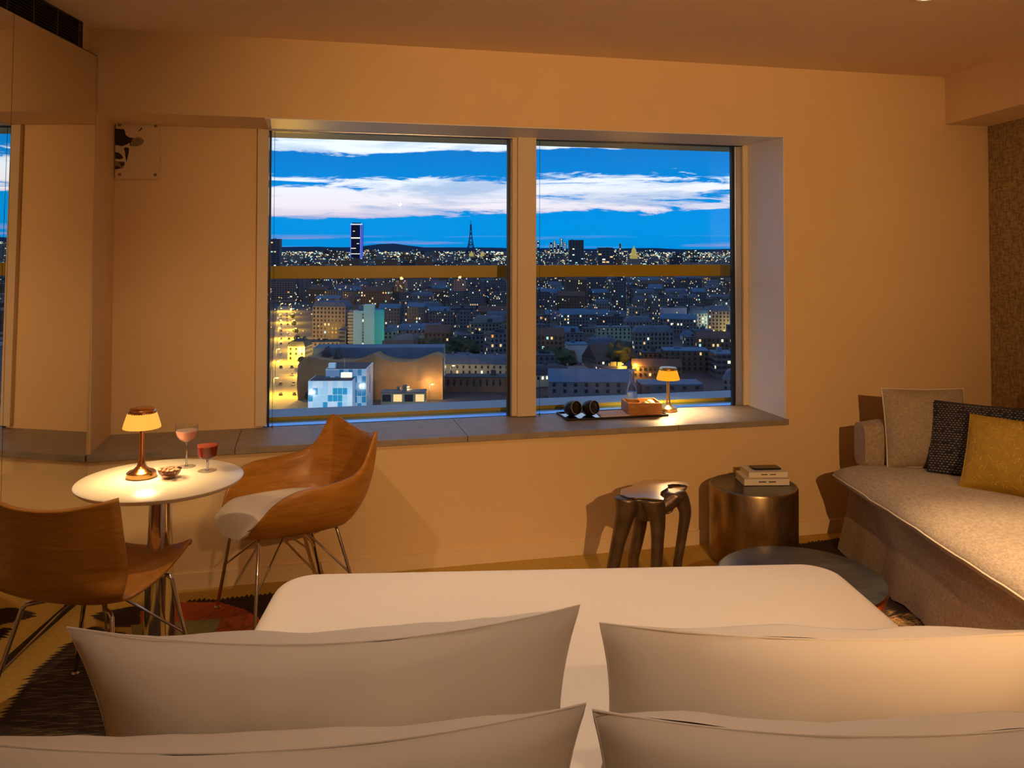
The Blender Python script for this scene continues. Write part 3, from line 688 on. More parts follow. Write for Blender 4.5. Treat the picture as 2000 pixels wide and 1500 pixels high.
for pix, do, rad in (([(1222, 962), (1224, 985), (1217, 1020), (1206, 1065), (1195, 1121)], -.07, [.06, .056, .042, .033, .030]),
                     ([(1238, 955), (1245, 985), (1251, 1010), (1246, 1050), (1236, 1092)], .11, [.05, .047, .036, .030, .027]),
                     ([(1270, 968), (1278, 990), (1284, 1015), (1284, 1060), (1281, 1128)], -.09, [.06, .054, .038, .030, .027]),
                     ([(1325, 947), (1318, 955), (1330, 975), (1338, 1000), (1333, 1040), (1322, 1107)], .03, [.025, .042, .040, .030, .025, .022])):
    P = catmull(leg_path(pix, do), 5); rr = [rad[min(len(rad) - 1, int(k / 5))] * (1 - (k % 5) / 5) + rad[min(len(rad) - 1, int(k / 5) + 1)] * ((k % 5) / 5) for k in range(len(P))]
    e = P[-1]; e.z = .0; sb_.tube(P, rr, 14)
cx_ = sum((q for q in op), Vector()) / len(op); cx_.z = 0
body = [Vector((q.x, q.y, 0)) * 1.0 for q in op]
sb_.rings([[(cx_.x + (q.x - cx_.x) * f, cx_.y + (q.y - cx_.y) * f, z) for q in body] for f, z in ((.45, STZ - .135), (.70, STZ - .10), (.86, STZ - .05), (.985, STZ - .008))])
tt_ = leg_path([(1215, 975), (1255, 985), (1285, 990), (1300, 985), (1325, 962)], .0); sb_.tube(catmull(tt_, 4), .038, 12)
sb_.v = [(x, y, min(z, STZ - .009)) for x, y, z in sb_.v]
sb = sb_.build('cast_body', 'stool_bronze', st, True); md = sb.modifiers.new('fuse', 'REMESH'); md.mode = 'VOXEL'; md.voxel_size = .0075; md.use_smooth_shade = True
md = sb.modifiers.new('soft', 'SMOOTH'); md.factor = .5; md.iterations = 5
# metal drum with books
DZ = .385
a_ = at_h(1471, 945, DZ); dr_r = .222
dr = thing('metal_drum_table', 'hammered bronze drum side table against the wall', 'side table', (a_.x, a_.y, 0))
m = MB(); m.lathe([(.19, 0), (.215, .006), (dr_r, .02), (dr_r + .001, DZ - .012), (dr_r - .003, DZ - .003), (dr_r - .008, DZ - .001)], n=72, cap1=False); m.build('drum_body', 'drum_metal', dr, True)
m = MB(); m.lathe([(dr_r - .008, DZ - .001), (dr_r - .014, DZ - .004), (.02, DZ - .004)], n=64, cap0=False); m.build('drum_top', 'drum_top', dr, True)
def book(lab, c, w, d, h, rz, z, mat='book_cover', n=2):
    o = thing('paperback_book', lab, 'book', (c.x, c.y, z), rz, 'paperbacks on the drum table')
    box_obj('page_block', 'paper', (-w / 2 + .002, w / 2 - .002, -d / 2 + .002, d / 2 - .002, .0012, h - .0012), o)
    m = MB(); m.box(-w / 2, w / 2, -d / 2, d / 2, 0, .0012); m.box(-w / 2, w / 2, -d / 2, d / 2, h - .0012, h); m.box(-w / 2, w / 2, -d / 2, -d / 2 + .0012, 0, h); m.build('cover', mat, o)
    for k in range(n): m = MB(); x = -w * .18 + k * w * .22; m.box(x, x + w * .16, -d / 2 - .0003, -d / 2, h * .42, h * .62); m.build('spine_print', 'ink', o)
    return o
bz = at_h(1485, 945, DZ); rzb = -.02
book('thick cream paperback at the bottom of the pair', at_h(1488, 939, DZ), .235, .16, .036, .0, DZ - .003)
book('cream paperback under the phone', at_h(1488, 939, DZ) + Vector((.012, .012, 0)), .205, .145, .028, .03, DZ + .0335)
ph = thing('smartphone', 'black smartphone on top of the cream books', 'phone', (at_h(1488, 939, DZ).x + .022, at_h(1488, 939, DZ).y + .012, DZ + .062), .05)
m = MB(); R = []
for i, z in ((.003, 0), (0, .002), (0, .0065), (.003, .0085)): R.append([(x, y, z) for x, y in rrect(-.075 + i, .075 - i, -.037 + i, .037 - i, .012, 5)])
m.rings(R); m.build('phone_body', 'phone_black', ph, True)
m = MB(); m.poly([(x, y, .0087) for x, y in rrect(-.070, .070, -.033, .033, .009, 5)]); m.build('screen', 'phone_black', ph)
# low stump table between bed and sofa
lt = thing('low_round_table', 'low dark round table with metal sides tinted by the carpet reflection behind the bed', 'side table', (1.275, 3.40, 0))
m = MB(); m.lathe([(.24, 0), (.245, .006), (.27, .08), (.305, .22), (.322, .272), (.318, .282)], n=64, cap1=False, sx=1.02, sy=1.05); m.build('tinted_metal_side', 'stump_side', lt, True)
m = MB(); m.lathe([(.318, .282), (.305, .290), (.2, .2915), (.02, .2915)], n=64, cap0=False, sx=1.02, sy=1.05); m.build('dark_top', 'stump_top', lt, True)

# ================================================================== sofa
SX0 = 1.93; SYE = 4.42; SYN = 1.7
sf = thing('linen_sofa', 'beige linen daybed sofa with loose skirt along the right wall', 'sofa', (0, 0, 0))
m = MB(); rows = []; NS = 60
path = [(SX0 + .02, SYN)] + [(SX0 + .0, SYN + (SYE - SYN) * k / NS) for k in range(1, NS)] + [(SX0 + .01, SYE), (SX0 + .06, SYE + .03)] + [(SX0 + .06 + (XR - .03 - SX0 - .06) * k / 12, SYE + .03) for k in range(1, 13)]
for z, fl_ in ((.004, 1.0), (.10, .8), (.22, .45), (.34, .2), (.40, 0)):
    rows.append([(x - .055 * fl_ * (1 if i < NS + 2 else 0) + (.012 * math.sin(i * .9) + .010 * math.sin(i * .37 + 1)) * fl_ * fl_, y + (.03 * fl_ if i >= NS else 0), z + (.006 * math.sin(i * 1.7) + .006 if z < .05 else 0)) for i, (x, y) in enumerate(path)])
m.rings(rows, False, False, False); m.build('skirt', 'sofa_linen', sf, True)
box_obj('base', 'sofa_linen', (SX0 + .035, XR - .03, SYN, SYE, .01, .40), sf, r=.01)
# seat mattress with soft edge
hw = (XR - .06 - 1.83) / 2; hl = (SYE + .02 - SYN) / 2; cxm = 1.83 + hw; cym = SYN + hl
def mattress(hw, hl, z0, z1, n=12):
    m = MB(); R = []; zc = z0 + (z1 - z0) * .35
    for ins, z in ((.10, z0), (.035, z0 + .012), (.006, zc - .02), (0, zc), (.006, zc + .016), (.03, zc + .038), (.07, z1 - .012), (.13, z1)):
        ring = []
        for i, (x, y) in enumerate(rrect(-hw + ins, hw - ins, -hl + ins, hl - ins, .05, n)): ring.append((x, y, z))
        # subdivide long edges
        out = []
        for i in range(len(ring)):
            a = Vector(ring[i]); b = Vector(ring[(i + 1) % len(ring)]); k = max(1, int((b - a).length / .06)) if (i % (n + 1)) == n else 1
            for j in range(k): out.append(a + (b - a) * (j / k))
        R.append(out)
    L = min(len(r) for r in R); R2 = []
    for r in R:
        R2.append([r[int(i * len(r) / L)] for i in range(L)])
    R2 = [[Vector((p.x + .006 * noise.noise(p * 9), p.y, p.z + .007 * noise.noise(Vector((p.x * 5, p.y * 5, 3))))) for p in r] for r in R2]
    for s in (.8, .55, .3, .1): R2.append([Vector((p.x * s, p.y * s, z1 + .006 * (1 - s) + .006 * noise.noise(p * 6 * s))) for p in R2[7]])
    m.rings(R2); return m, R2[3]
mt, edge = mattress(hw, hl, .375, .485); mt.v = [(x + cxm, y + cym, z) for x, y, z in mt.v]; mo = mt.build('seat_mattress', 'sofa_linen', sf, True)
fr = MB(); fr.tube([Vector((p.x + cxm, p.y + cym, p.z)) for p in edge] + [Vector((edge[0].x + cxm, edge[0].y + cym, edge[0].z))], .0035, 6); fr.build('fringe_trim', 'fringe', mo, True)
# end bolster
e0 = at_y(1672, 838, 4.44); e1 = at_y(1745, 905, 4.44)
bo = MB(); R = []
for k in range(9):
    x = e0.x + (XR - .15 - e0.x) * k / 8; sc_ = .88 if k in (0, 8) else 1
    R.append([(x, 4.40 + .075 * sc_ * math.copysign(abs(math.cos(a)) ** .5, math.cos(a)), .575 + .125 * sc_ * math.copysign(abs(math.sin(a)) ** .5, math.sin(a))) for a in [2 * math.pi * j / 24 for j in range(24)]])
bo.rings(R); bo_ = bo.build('end_bolster', 'sofa_linen', sf, True)
def sofa_cushion(name, lab, w, h, T, loc, rx, rz, mat, pip, ry=0, **kw): return pillow(name, lab, 'cushion', w, h, T, loc, rx, rz, ry, mat, 'sofa cushions', pip, **kw)
c1 = at_y(1818, 903, 4.25)
sofa_cushion('linen_cushion', 'large plain beige linen cushion at the far end of the sofa', .42, .40, .15, (c1.x, 4.27, .482), -.16, -.05, 'cushion_linen', 'fringe', pinch=.03, seed=21, pr=.003)
def by_corner(px, py, w, rz, z=.486):                     # bottom left corner seen in the photo, lying on the seat
    c = at_h(px, py, z); return (c.x + w / 2 * math.cos(rz), c.y + w / 2 * math.sin(rz), z)
sofa_cushion('linen_cushion', 'beige linen cushion against the woven wall, cut by the right edge', .5, .44, .14, (2.80, 3.90, .486), -.22, -1.35, 'cushion_linen', 'fringe', pinch=.03, seed=27, pr=.003)
dk = sofa_cushion('woven_cushion', 'dark navy cushion with pale woven dashes', .50, .36, .13, by_corner(1811, 921, .50, -.62), -.34, -.62, 'cushion_dark', 'cushion_dark', pinch=.03, seed=31)
ms = sofa_cushion('mustard_cushion', 'mustard yellow cushion with scattered pale threads, front of the sofa', .48, .36, .13, by_corner(1874, 950, .48, -.80), -.52, -.80, 'mustard', 'mustard', pinch=.03, seed=35)
# woven dashes and stitched threads lie on the cushion faces
def face_z(x, y, w, h, T, seed, pinch=.03, wr=.006, power=2.4):
    u = max(-1, min(1, 2 * x / w)); v = max(-1, min(1, 2 * y / h)); u /= (1 - pinch * (1 - v * v)); v /= (1 - (pinch * 1.2 if v > 0 else pinch) * (1 - u * u)); u = max(-.999, min(.999, u)); v = max(-.999, min(.999, v))
    tt = max(0, (1 - abs(u) ** power) * (1 - abs(v) ** power)) ** .55
    nz = noise.noise(Vector((x * 5 + seed, y * 5, -3.0))) * wr * 2 + noise.noise(Vector((x * 16 + seed, y * 9, -1))) * wr * .6
    return -(T / 2 * tt) + nz * (tt ** .5)
m = MB(); w, h = .50, .36; rnd = random.Random(5)
for r in range(30):
    for c in range(30):
        x = -w / 2 + .012 + (c + (r % 2) * .5) * (w - .02) / 30; y = -h / 2 + .010 + r * (h - .02) / 30
        if rnd.random() < .12 or abs(x) > w / 2 - .012: continue
        z = face_z(x, y, w, h, .13, 31) - .0022; a = .0058; b = .0021
        m.poly([(x - a, z, y + h / 2), (x, z - .001, y + b + h / 2), (x + a, z, y + h / 2), (x, z - .001, y - b + h / 2)])
d_ = m.build('woven_dashes', 'dark_cord', dk); d_['kind'] = 'stuff'
m = MB(); w, h = .48, .36; rnd = random.Random(8)
for k in range(230):
    x, y = rnd.uniform(-.21, .21), rnd.uniform(-.155, .155); th = rnd.uniform(0, math.pi); ln = rnd.choice((.004, .006, .01, .02, .03)); P = []
    for s in range(5):
        xx = x + math.cos(th) * ln * (s / 4 - .5) + rnd.uniform(-.0012, .0012); yy = y + math.sin(th) * ln * (s / 4 - .5)
        P.append((xx, face_z(xx, yy, w, h, .13, 35) - .0022, yy + h / 2))
    m.tube(P, .0008, 4)
d_ = m.build('stitched_threads', 'mustard_thread', ms); d_['kind'] = 'stuff'

# ================================================================== things on the sill
q = [at_h(x, y, SILL) for x, y in ((1087, 806), (1106, 824), (1303, 814), (1282, 800))]
trc = sum(q, Vector()) / 4
ty = thing('serving_tray', 'rectangular dark rimmed mirror tray on the stone sill', 'tray', (trc.x, trc.y, SILL), WA)
tw, td = .30, .105
box_obj('tray_base', 'tray_metal', (-tw, tw, -td, td, .001, .006), ty)
m = MB()
for b in ((-tw, tw, -td, -td + .005), (-tw, tw, td - .005, td), (-tw, -tw + .005, -td, td), (tw - .005, tw, -td, td)): m.box(*b, .001, .012)
m.build('tray_rim', 'tray_rim', ty)
TM = Matrix.Translation((trc.x, trc.y, SILL)) @ Matrix.Rotation(WA, 4, 'Z')
def on_tray(x, y, z=.0062): return TM @ Vector((x, y, z))
def cup(lab, x, y, rz, tip):
    o = thing('stoneware_cup', lab, 'cup', on_tray(x, y, .0062), rz + WA, 'dark cups on the tray'); o.rotation_euler = (tip, 0, rz + WA)
    R_ = .044; pr = [(.012, -.055), (.028, -.050), (.038, -.036), (R_, -.010), (R_ - .001, .018), (.038, .036), (.036, .036), (.041, .015), (.040, -.01), (.032, -.036), (.01, -.044)]
    m = MB(); m.lathe(pr, n=32); ob = m.build('cup_body', 'cup_dark', o, True); ob.rotation_euler = (math.radians(78), 0, 0); ob.location = (0, 0, R_)
    m = MB(); m.lathe([(.0385, .0355), (.0385, .037), (.0355, .037), (.0355, .0355)], n=32, cap0=False, cap1=False); rb = m.build('cup_rim', 'cup_rim', o, True); rb.rotation_euler = (math.radians(78), 0, 0); rb.location = (0, 0, R_)
    m = MB(); m.lathe([(.034, .030), (.03, .033), (.004, .036)], n=28); lb = m.build('cup_lid', 'cup_dark', o, True); lb.rotation_euler = (math.radians(78), 0, 0); lb.location = (0, 0, R_)
cup('dark stoneware cup lying on the left end of the tray', -.235, .0, .35, 0)
cup('dark stoneware cup lying on the tray beside the folded napkin', -.135, -.012, .45, 0)
nk = thing('folded_napkin', 'folded pale pink napkin on the tray', 'napkin', on_tray(-.02, -.005, .0064), WA + .0)
m = MB(); R = []
for i, z in ((0, 0), (.002, .006), (.004, .0065)): R.append([(x + .02 * (y > 0), y, z) for x, y in rrect(-.075 + i, .10 - i, -.082 + i, .082 - i, .004, 3)])
m.rings(R); m.build('napkin_fold', 'napkin', nk, False)
bx = thing('wooden_box', 'open wooden box with citrus on the tray', 'box', on_tray(.175, -.008, .0065), WA - .12)
w2, d2, hh, th_ = .098, .083, .070, .006
for nm, b in (('front_panel', (-w2, w2, -d2, -d2 + th_, 0, hh)), ('back_panel', (-w2, w2, d2 - th_, d2, 0, hh)), ('side_panel', (-w2, -w2 + th_, -d2 + th_, d2 - th_, 0, hh)), ('side_panel', (w2 - th_, w2, -d2 + th_, d2 - th_, 0, hh)), ('bottom_panel', (-w2 + th_, w2 - th_, -d2 + th_, d2 - th_, 0, .006))): box_obj(nm, 'box_wood', b, bx, r=.0015)
BM_ = TM @ Matrix.Translation((.175, -.008, .0065)) @ Matrix.Rotation(-.12, 4, 'Z')
def in_box(x, y, z): return BM_ @ Vector((x, y, z))
for k, (x, y, z, r, lab, mt_) in enumerate(((.012, -.036, .041, .031, 'green lime in the wooden box', 'lime'), (.060, .030, .041, .030, 'pale lemon in the wooden box', 'lemon'), (.068, -.048, .036, .020, 'smaller green lime at the front of the wooden box', 'lime'))):
    m = MB(); m.lathe([(.002, -1.12), (.25, -1.0), (.65, -.75), (.95, -.3), (1.0, 0), (.95, .3), (.65, .75), (.25, 1.0), (.002, 1.14)], n=20); m.v = [(x_ * r, y_ * r, z_ * r) for x_, y_, z_ in m.v]
    o = m.build('citrus_fruit', mt_, None, True); tag(o, lab, 'fruit', 'fruit in the wooden box'); o.location = in_box(x, y, z); o.rotation_euler = (1.4, .3, k * .9)
ow = thing('paper_wrap', 'amber paper wrap lining the left side of the wooden box', 'paper', in_box(-.052, .02, .0065), WA - .12)
m = MB(); R = []
for f, z in ((.95, 0), (1, .03), (1.02, .062)): R.append([(x * f, y * f, z + .004 * math.sin(i * 1.1) * (z > .05)) for i, (x, y) in enumerate(rrect(-.036, .036, -.05, .052, .01, 4))])
m.rings(R, True, True, False); w_ = m.build('wrap_sheet', 'amber_wrap', ow); 
bt = thing('water_carafe', 'clear glass water carafe standing in the wooden box', 'bottle', in_box(-.050, .022, .0105), 0)
lathe_obj('carafe_glass', shell([(.005, 0), (.030, .001), (.0335, .006), (.034, .075), (.0325, .105), (.024, .150), (.0165, .185), (.0145, .215), (.0150, .232), (.0165, .236)], .0016), 'bottle_glass', bt)
lathe_obj('water', [(.004, .003), (.028, .004), (.0315, .010), (.0318, .075), (.0302, .105), (.029, .108), (.005, .108)], 'water', bt)
lathe_obj('printed_band', [(.0343, .070), (.0343, .072)], 'pane_light', bt, cap0=False, cap1=False)
lathe_obj('mouth_ring', [(.0145, .228), (.0172, .230), (.0172, .236), (.0145, .237)], 'bottle_glass', bt, cap0=False, cap1=False)

# ================================================================== acrylic sign with cow print
PO = REC - .018
cs = thing('acrylic_sign', 'clear acrylic wall sign with half a cow head print', 'sign', WLOC, WROT)
(sa, za), (sb2, zb2) = wall_so(225, 349, PO), wall_so(312, 237, PO)
box_obj('clear_plate', 'plate_clear', (sa, sb2, PO, PO + .006, za, zb2), cs, r=.001)
def zpx(x, y): return (200 + x / 5.556, 220 + y / 5.556)
for k, (mt_, pts) in enumerate((('cow_pale', [(140, 352), (215, 365), (245, 372), (240, 430), (262, 530), (268, 600), (250, 612), (140, 628)]),
                 ('cow_dark', [(140, 175), (235, 180), (255, 230), (290, 270), (330, 275), (340, 285), (310, 330), (320, 365), (270, 345), (215, 365), (140, 350)]),
                 ('cow_pale', [(245, 215), (300, 262), (345, 255), (330, 275), (290, 268), (255, 245)]),
                 ('cow_grey', [(318, 300), (345, 275), (390, 265), (440, 285), (452, 310), (430, 345), (380, 366), (320, 366)]),
                 ('cow_dark', [(385, 207), (408, 182), (425, 155), (430, 175), (410, 197)]),
                 ('cow_dark', [(232, 385), (262, 375), (290, 388), (285, 440), (262, 540), (250, 480), (245, 425)]),
                 ('cow_dark', [(140, 430), (180, 435), (205, 455), (228, 495), (190, 508), (140, 500)]),
                 ('cow_grey', [(140, 528), (243, 532), (243, 570), (215, 606), (140, 616)]),
                 ('cow_dark', [(185, 540), (240, 540), (240, 570), (205, 580)]), ('cow_dark', [(140, 575), (185, 590), (200, 606), (140, 614)]),
                 ('cow_pale', [(285, 330), (305, 340), (290, 358), (270, 350)]))):
    P = [wall_so(*zpx(x, y), PO) for x, y in pts]; m = MB(); yy = PO - .0003 - .00015 * k; m.poly([(s, yy, z) for s, z in P]); m.build('print_patch', mt_, cs)
for x, y in ((188, 132), (578, 145), (188, 672), (575, 675)):
    s, z = wall_so(*zpx(x, y), PO); m = MB(); M_ = Matrix.Translation((s, PO, z)) @ Matrix.Rotation(math.radians(90), 4, 'X'); R = [[M_ @ Vector((r * math.cos(2 * math.pi * j / 18), r * math.sin(2 * math.pi * j / 18), zz)) for j in range(18)] for r, zz in ((.008, -.018), (.008, .003), (.006, .005))]
    m.rings(R); m.build('standoff_screw', 'screw', cs, True)

# ================================================================== the city below, at its own scale (metres)
G = -75.0
def gx(px, Y): return at_y(px, 486, Y).x
def gz(py, Y, px=1000): return at_y(px, py, Y).z
PROT = []; OCC = []                                   # (x0, x1, y0, y1) footprints taken
LITM = ['window_dark', 'lit_warm', 'lit_white', 'lit_teal', 'lit_orange']
def windows_mesh(hw, hd, zb, zt, fh, ww, gap, lit, rnd, faces='fslr', wh=.55, ratio=(.5, .35, .1, .05)):
    m = MB()
    nf = max(1, int((zt - zb) / fh))
    for face in faces:
        if face == 'f': L = 2 * hw; mk = lambda u, z: (-hw + u, -hd - .12, z)
        elif face == 'l': L = 2 * hd; mk = lambda u, z: (-hw - .12, hd - u, z)
        elif face == 'r': L = 2 * hd; mk = lambda u, z: (hw + .12, -hd + u, z)
        else: continue
        n = max(1, int(L / (ww + gap))); st_ = L / n
        for k in range(nf):
            z0 = zt - (k + 1) * fh + fh * (1 - wh) * .5
            if z0 < zb + 1: continue
            for i in range(n):
                u = (i + .5) * st_; r = rnd.random(); m.cur = 0
                if r < lit:
                    q = rnd.random(); c = 0
                    for j, w in enumerate(ratio):
                        c += w
                        if q < c: m.cur = j + 1; break
                m.poly([mk(u - ww / 2, z0), mk(u + ww / 2, z0), mk(u + ww / 2, z0 + fh * wh), mk(u - ww / 2, z0 + fh * wh)])
    m.cur = 0; return m
def building(lab, X0, X1, Y, depth, ztop, wall='stone_a', roof='zinc', kind='flat', lit=.06, fh=3.1, ww=1.3, gap=1.5, rot=0.0, group=None, seed=0, name='apartment_building', ratio=(.5, .35, .1, .05), wh=.55, zb=None, cat='building'):
    rnd = random.Random(seed * 13 + 5); hw, hd = (X1 - X0) / 2, depth / 2; zb = G if zb is None else zb
    o = thing(name, lab, cat, ((X0 + X1) / 2, Y + hd, zb), rot, group); H = ztop - zb
    zw = H - (4.5 if kind == 'mansard' else 0)
    m = MB(); m.box(-hw, hw, -hd, hd, 0, zw); m.build('walls', wall, o)
    m = MB()
    if kind == 'flat':
        m.box(-hw - .2, hw + .2, -hd - .2, hd + .2, zw, zw + .5)
        for k in range(rnd.randint(1, 3)): x = rnd.uniform(-hw * .7, hw * .5); y = rnd.uniform(-hd * .6, hd * .4); m.box(x, x + rnd.uniform(1.5, 4), y, y + 2.5, zw + .5, zw + rnd.uniform(1.6, 3.4))
    elif kind == 'mansard':
        a = 1.6; m.rings([[(-hw - .3, -hd - .3, zw), (hw + .3, -hd - .3, zw), (hw + .3, hd + .3, zw), (-hw - .3, hd + .3, zw)], [(-hw + a, -hd + a, zw + 3.4), (hw - a, -hd + a, zw + 3.4), (hw - a, hd - a, zw + 3.4), (-hw + a, hd - a, zw + 3.4)], [(-hw + a + 2, -hd + a + 2, zw + 4.5), (hw - a - 2, -hd + a + 2, zw + 4.5), (hw - a - 2, hd - a - 2, zw + 4.5), (-hw + a + 2, hd - a - 2, zw + 4.5)]])
        for k in range(max(2, int(hw / 4))): x = -hw + 2 * hw * (k + .5) / max(2, int(hw / 4)); m.box(x - .5, x + .5, -hd * .2, hd * .3, zw + 3, zw + 6.2)
    else:                                                       # gable, ridge along local x
        m.rings([[(-hw - .3, -hd - .4, zw), (-hw - .3, hd + .4, zw), (-hw - .3, 0, zw + hd * .75)], [(hw + .3, -hd - .4, zw), (hw + .3, hd + .4, zw), (hw + .3, 0, zw + hd * .75)]])
    m.build('roof', roof, o)
    if lit >= 0:
        wm = windows_mesh(hw, hd, 0, zw, fh, ww, gap, lit, rnd, wh=wh, ratio=ratio); w_ = wm.build('window_grid', LITM, o); w_['kind'] = 'stuff'
    OCC.append((X0 - 3, X1 + 3, Y - 3, Y + depth + 3)); return o
def bpx(lab, x0, x1, ytop, Y, depth, *a, **k):
    yb = 486 + 126500 / Y; PROT.append((x0, x1, ytop + .72 * (yb - ytop), Y))
    return building(lab, gx(x0, Y), gx(x1, Y), Y, depth, gz(ytop, Y, (x0 + x1) / 2), *a, **k)

gp = MB(); gp.quad((-9000, 60, G), (9000, 60, G), (9000, 16000, G), (-9000, 16000, G)); tag(gp.build('city_ground', 'city_ground'), kind='structure')
rd = MB(); rq = [at_h(x, y, G + .15) for x, y in ((520, 830), (612, 830), (567, 598), (542, 598))]; rd.poly([(q.x, q.y, G + .15) for q in rq]); tag(rd.build('street', 'asphalt'), 'lamp lit street running away at left', kind='structure')
# hills on the horizon
hl_ = MB(); R0, R1 = [], []
for k in range(61):
    px_ = 200 + k * 30; Yh = 12500; hgt = 3 + 9 * math.exp(-((px_ - 760) / 55) ** 2) + 4 * noise.noise(Vector((k * .35, 1.3, 0))) + 3 * math.exp(-((px_ - 620) / 60) ** 2); x = gx(px_, Yh); R0.append((x, Yh, G)); R1.append((x, Yh, EYE + (hgt - 2.5) / 1650 * Yh))
hl_.rings([R0, R1, [(x * 1.3, y + 3000, G) for x, y, z in R0]], False, False, False); tag(hl_.build('hills', 'hill'), 'low dark hills on the horizon', kind='structure')

# --- buildings that can be told apart
bpx('blue grey slab block with a dense window grid at the far left of the view', 520, 577, 547, 1200, 14, 'stone_b', 'zinc_dark', lit=.10, ww=2.6, gap=1.0, seed=1)
bpx('plain blue grey block beside the gridded slab block', 578, 604, 545, 1230, 16, 'zinc', 'zinc_dark', lit=.01, ww=1.2, gap=4, seed=2)
bpx('small lilac block between the dark rooftops', 607, 624, 557, 1500, 14, 'stone_lilac', 'zinc', lit=.12, seed=3)
bpx('long low lilac block below the yellow rail', 654, 704, 556, 1460, 14, 'stone_lilac', 'zinc_dark', lit=.05, seed=4)
bpx('pale lilac annex at the end of the long lilac block', 705, 719, 562, 1450, 14, 'stone_lilac', 'zinc', lit=.02, seed=5)
bpx('pale lilac office cube with small square windows', 843, 871, 549, 1500, 18, 'stone_lilac', 'zinc', lit=.04, seed=6)
bpx('cream apartment row lit yellow by the street', 566, 600, 664, 575, 16, 'stone_cream', 'zinc_dark', 'mansard', lit=.03, ww=1.4, gap=1.6, rot=-.12, seed=7, group=None)
bpx('cream apartment row receding behind the street corner, lit yellow', 602, 660, 668, 622, 14, 'stone_cream', 'zinc_dark', lit=.04, rot=.18, seed=8)
bpx('narrow grey block with pale edge left of the white slab tower', 661, 677, 646, 650, 14, 'stone_a', 'zinc', lit=.01, wh=.4, ww=4, gap=1, seed=9)
bpx('greenish lit block right of the white slab tower', 751, 775, 637, 705, 14, 'stone_mint', 'roof_blue', 'mansard', lit=.10, ww=1.4, gap=1.5, seed=10)
bpx('long block with a colonnade of windows beside the greenish block', 776, 868, 634, 740, 16, 'stone_c', 'roof_blue', 'mansard', lit=.03, ww=1.5, gap=1.9, wh=.75, rot=.10, seed=11)
bpx('glassy office with broad bright windows', 866, 990, 603, 1000, 20, 'stone_d', 'zinc_dark', lit=.24, fh=4.6, ww=4.2, gap=1.2, wh=.8, ratio=(.1, .65, .25, 0), seed=12)
bpx('long building with a cream upper band under a slate roof', 842, 1010, 697, 512, 18, 'stone_cream', 'zinc', 'mansard', lit=.10, ww=1.1, gap=2.4, rot=-.08, seed=13)
bpx('dark brick building with tall narrow windows in front of the cream band', 870, 1010, 738, 452, 12, 'stone_brown', 'zinc_dark', lit=.0, fh=5.2, ww=1.0, gap=2.2, wh=.62, rot=-.05, seed=14)
bpx('long bluish apartment slab at the top left of the right window', 1052, 1226, 608, 960, 15, 'stone_b', 'zinc', 'mansard', lit=.09, seed=15)
bpx('pale green apartment block left of the round tree', 1166, 1232, 640, 690, 15, 'stone_mint', 'zinc', lit=.09, ww=1.2, gap=1.9, seed=16)
bpx('dim grey block left of the pale green apartment block', 1118, 1164, 643, 745, 14, 'stone_a', 'zinc_dark', lit=.04, seed=17)
bpx('white gable end building beside the brown roofed hall', 1108, 1148, 674, 566, 16, 'stone_white', 'roof_blue', lit=-1, rot=.06, seed=18)
bpx('long hall with a brown pitched roof and tan side wall', 1153, 1216, 704, 530, 24, 'stone_c', 'tile_brown', 'gable', lit=.02, rot=.28, seed=19)
bpx('cream corner building with many lit windows at the lower left', 1026, 1110, 716, 470, 16, 'stone_cream', 'zinc_dark', 'mansard', lit=.34, ww=1.2, gap=1.3, rot=.34, seed=20)
bpx('low building with a blue zinc roof just above the ledge', 1074, 1240, 746, 425, 15, 'stone_b', 'roof_blue', 'gable', lit=.03, ww=1.6, gap=3.5, rot=-.06, seed=21)
ob_ = bpx('long facade floodlit in orange behind the carafe', 1196, 1256, 701, 575, 14, 'stone_cream', 'zinc_dark', 'mansard', lit=.03, ww=1.2, gap=1.6, rot=.10, seed=22)
bpx('brown brick block with a few lit windows behind the sill lamp', 1300, 1386, 686, 520, 18, 'stone_brown', 'roof_blue', lit=.07, ww=1.2, gap=2.0, rot=-.10, seed=23)
bpx('low brown block left of the brick block', 1256, 1302, 690, 545, 16, 'stone_brown', 'zinc_dark', lit=.10, ww=1.2, gap=1.6, seed=24)
bpx('plain purple block high in the right window', 1296, 1341, 601, 860, 20, 'stone_lilac', 'zinc_dark', lit=-1, seed=25)
bpx('small white house with three chimneys', 1334, 1357, 647, 700, 12, 'stone_white', 'roof_blue', 'mansard', lit=.05, seed=26)
bpx('tan house with a glass loft beside the small white house', 1358, 1392, 646, 705, 14, 'stone_c', 'zinc', lit=.06, seed=27)
bpx('dark bluish office at the right edge of the view', 1398, 1450, 692, 496, 18, 'stone_d', 'roof_blue', lit=.05, ww=2.5, gap=.6, seed=28)
bpx('yellowish lit block in the middle of the right window', 1228, 1258, 602, 900, 14, 'stone_c', 'zinc', lit=.3, seed=29)
bpx('low flat roofed workshop below the sill lamp', 1252, 1372, 752, 430, 16, 'stone_d', 'roof_blue', lit=.04, ww=2, gap=4, seed=30)
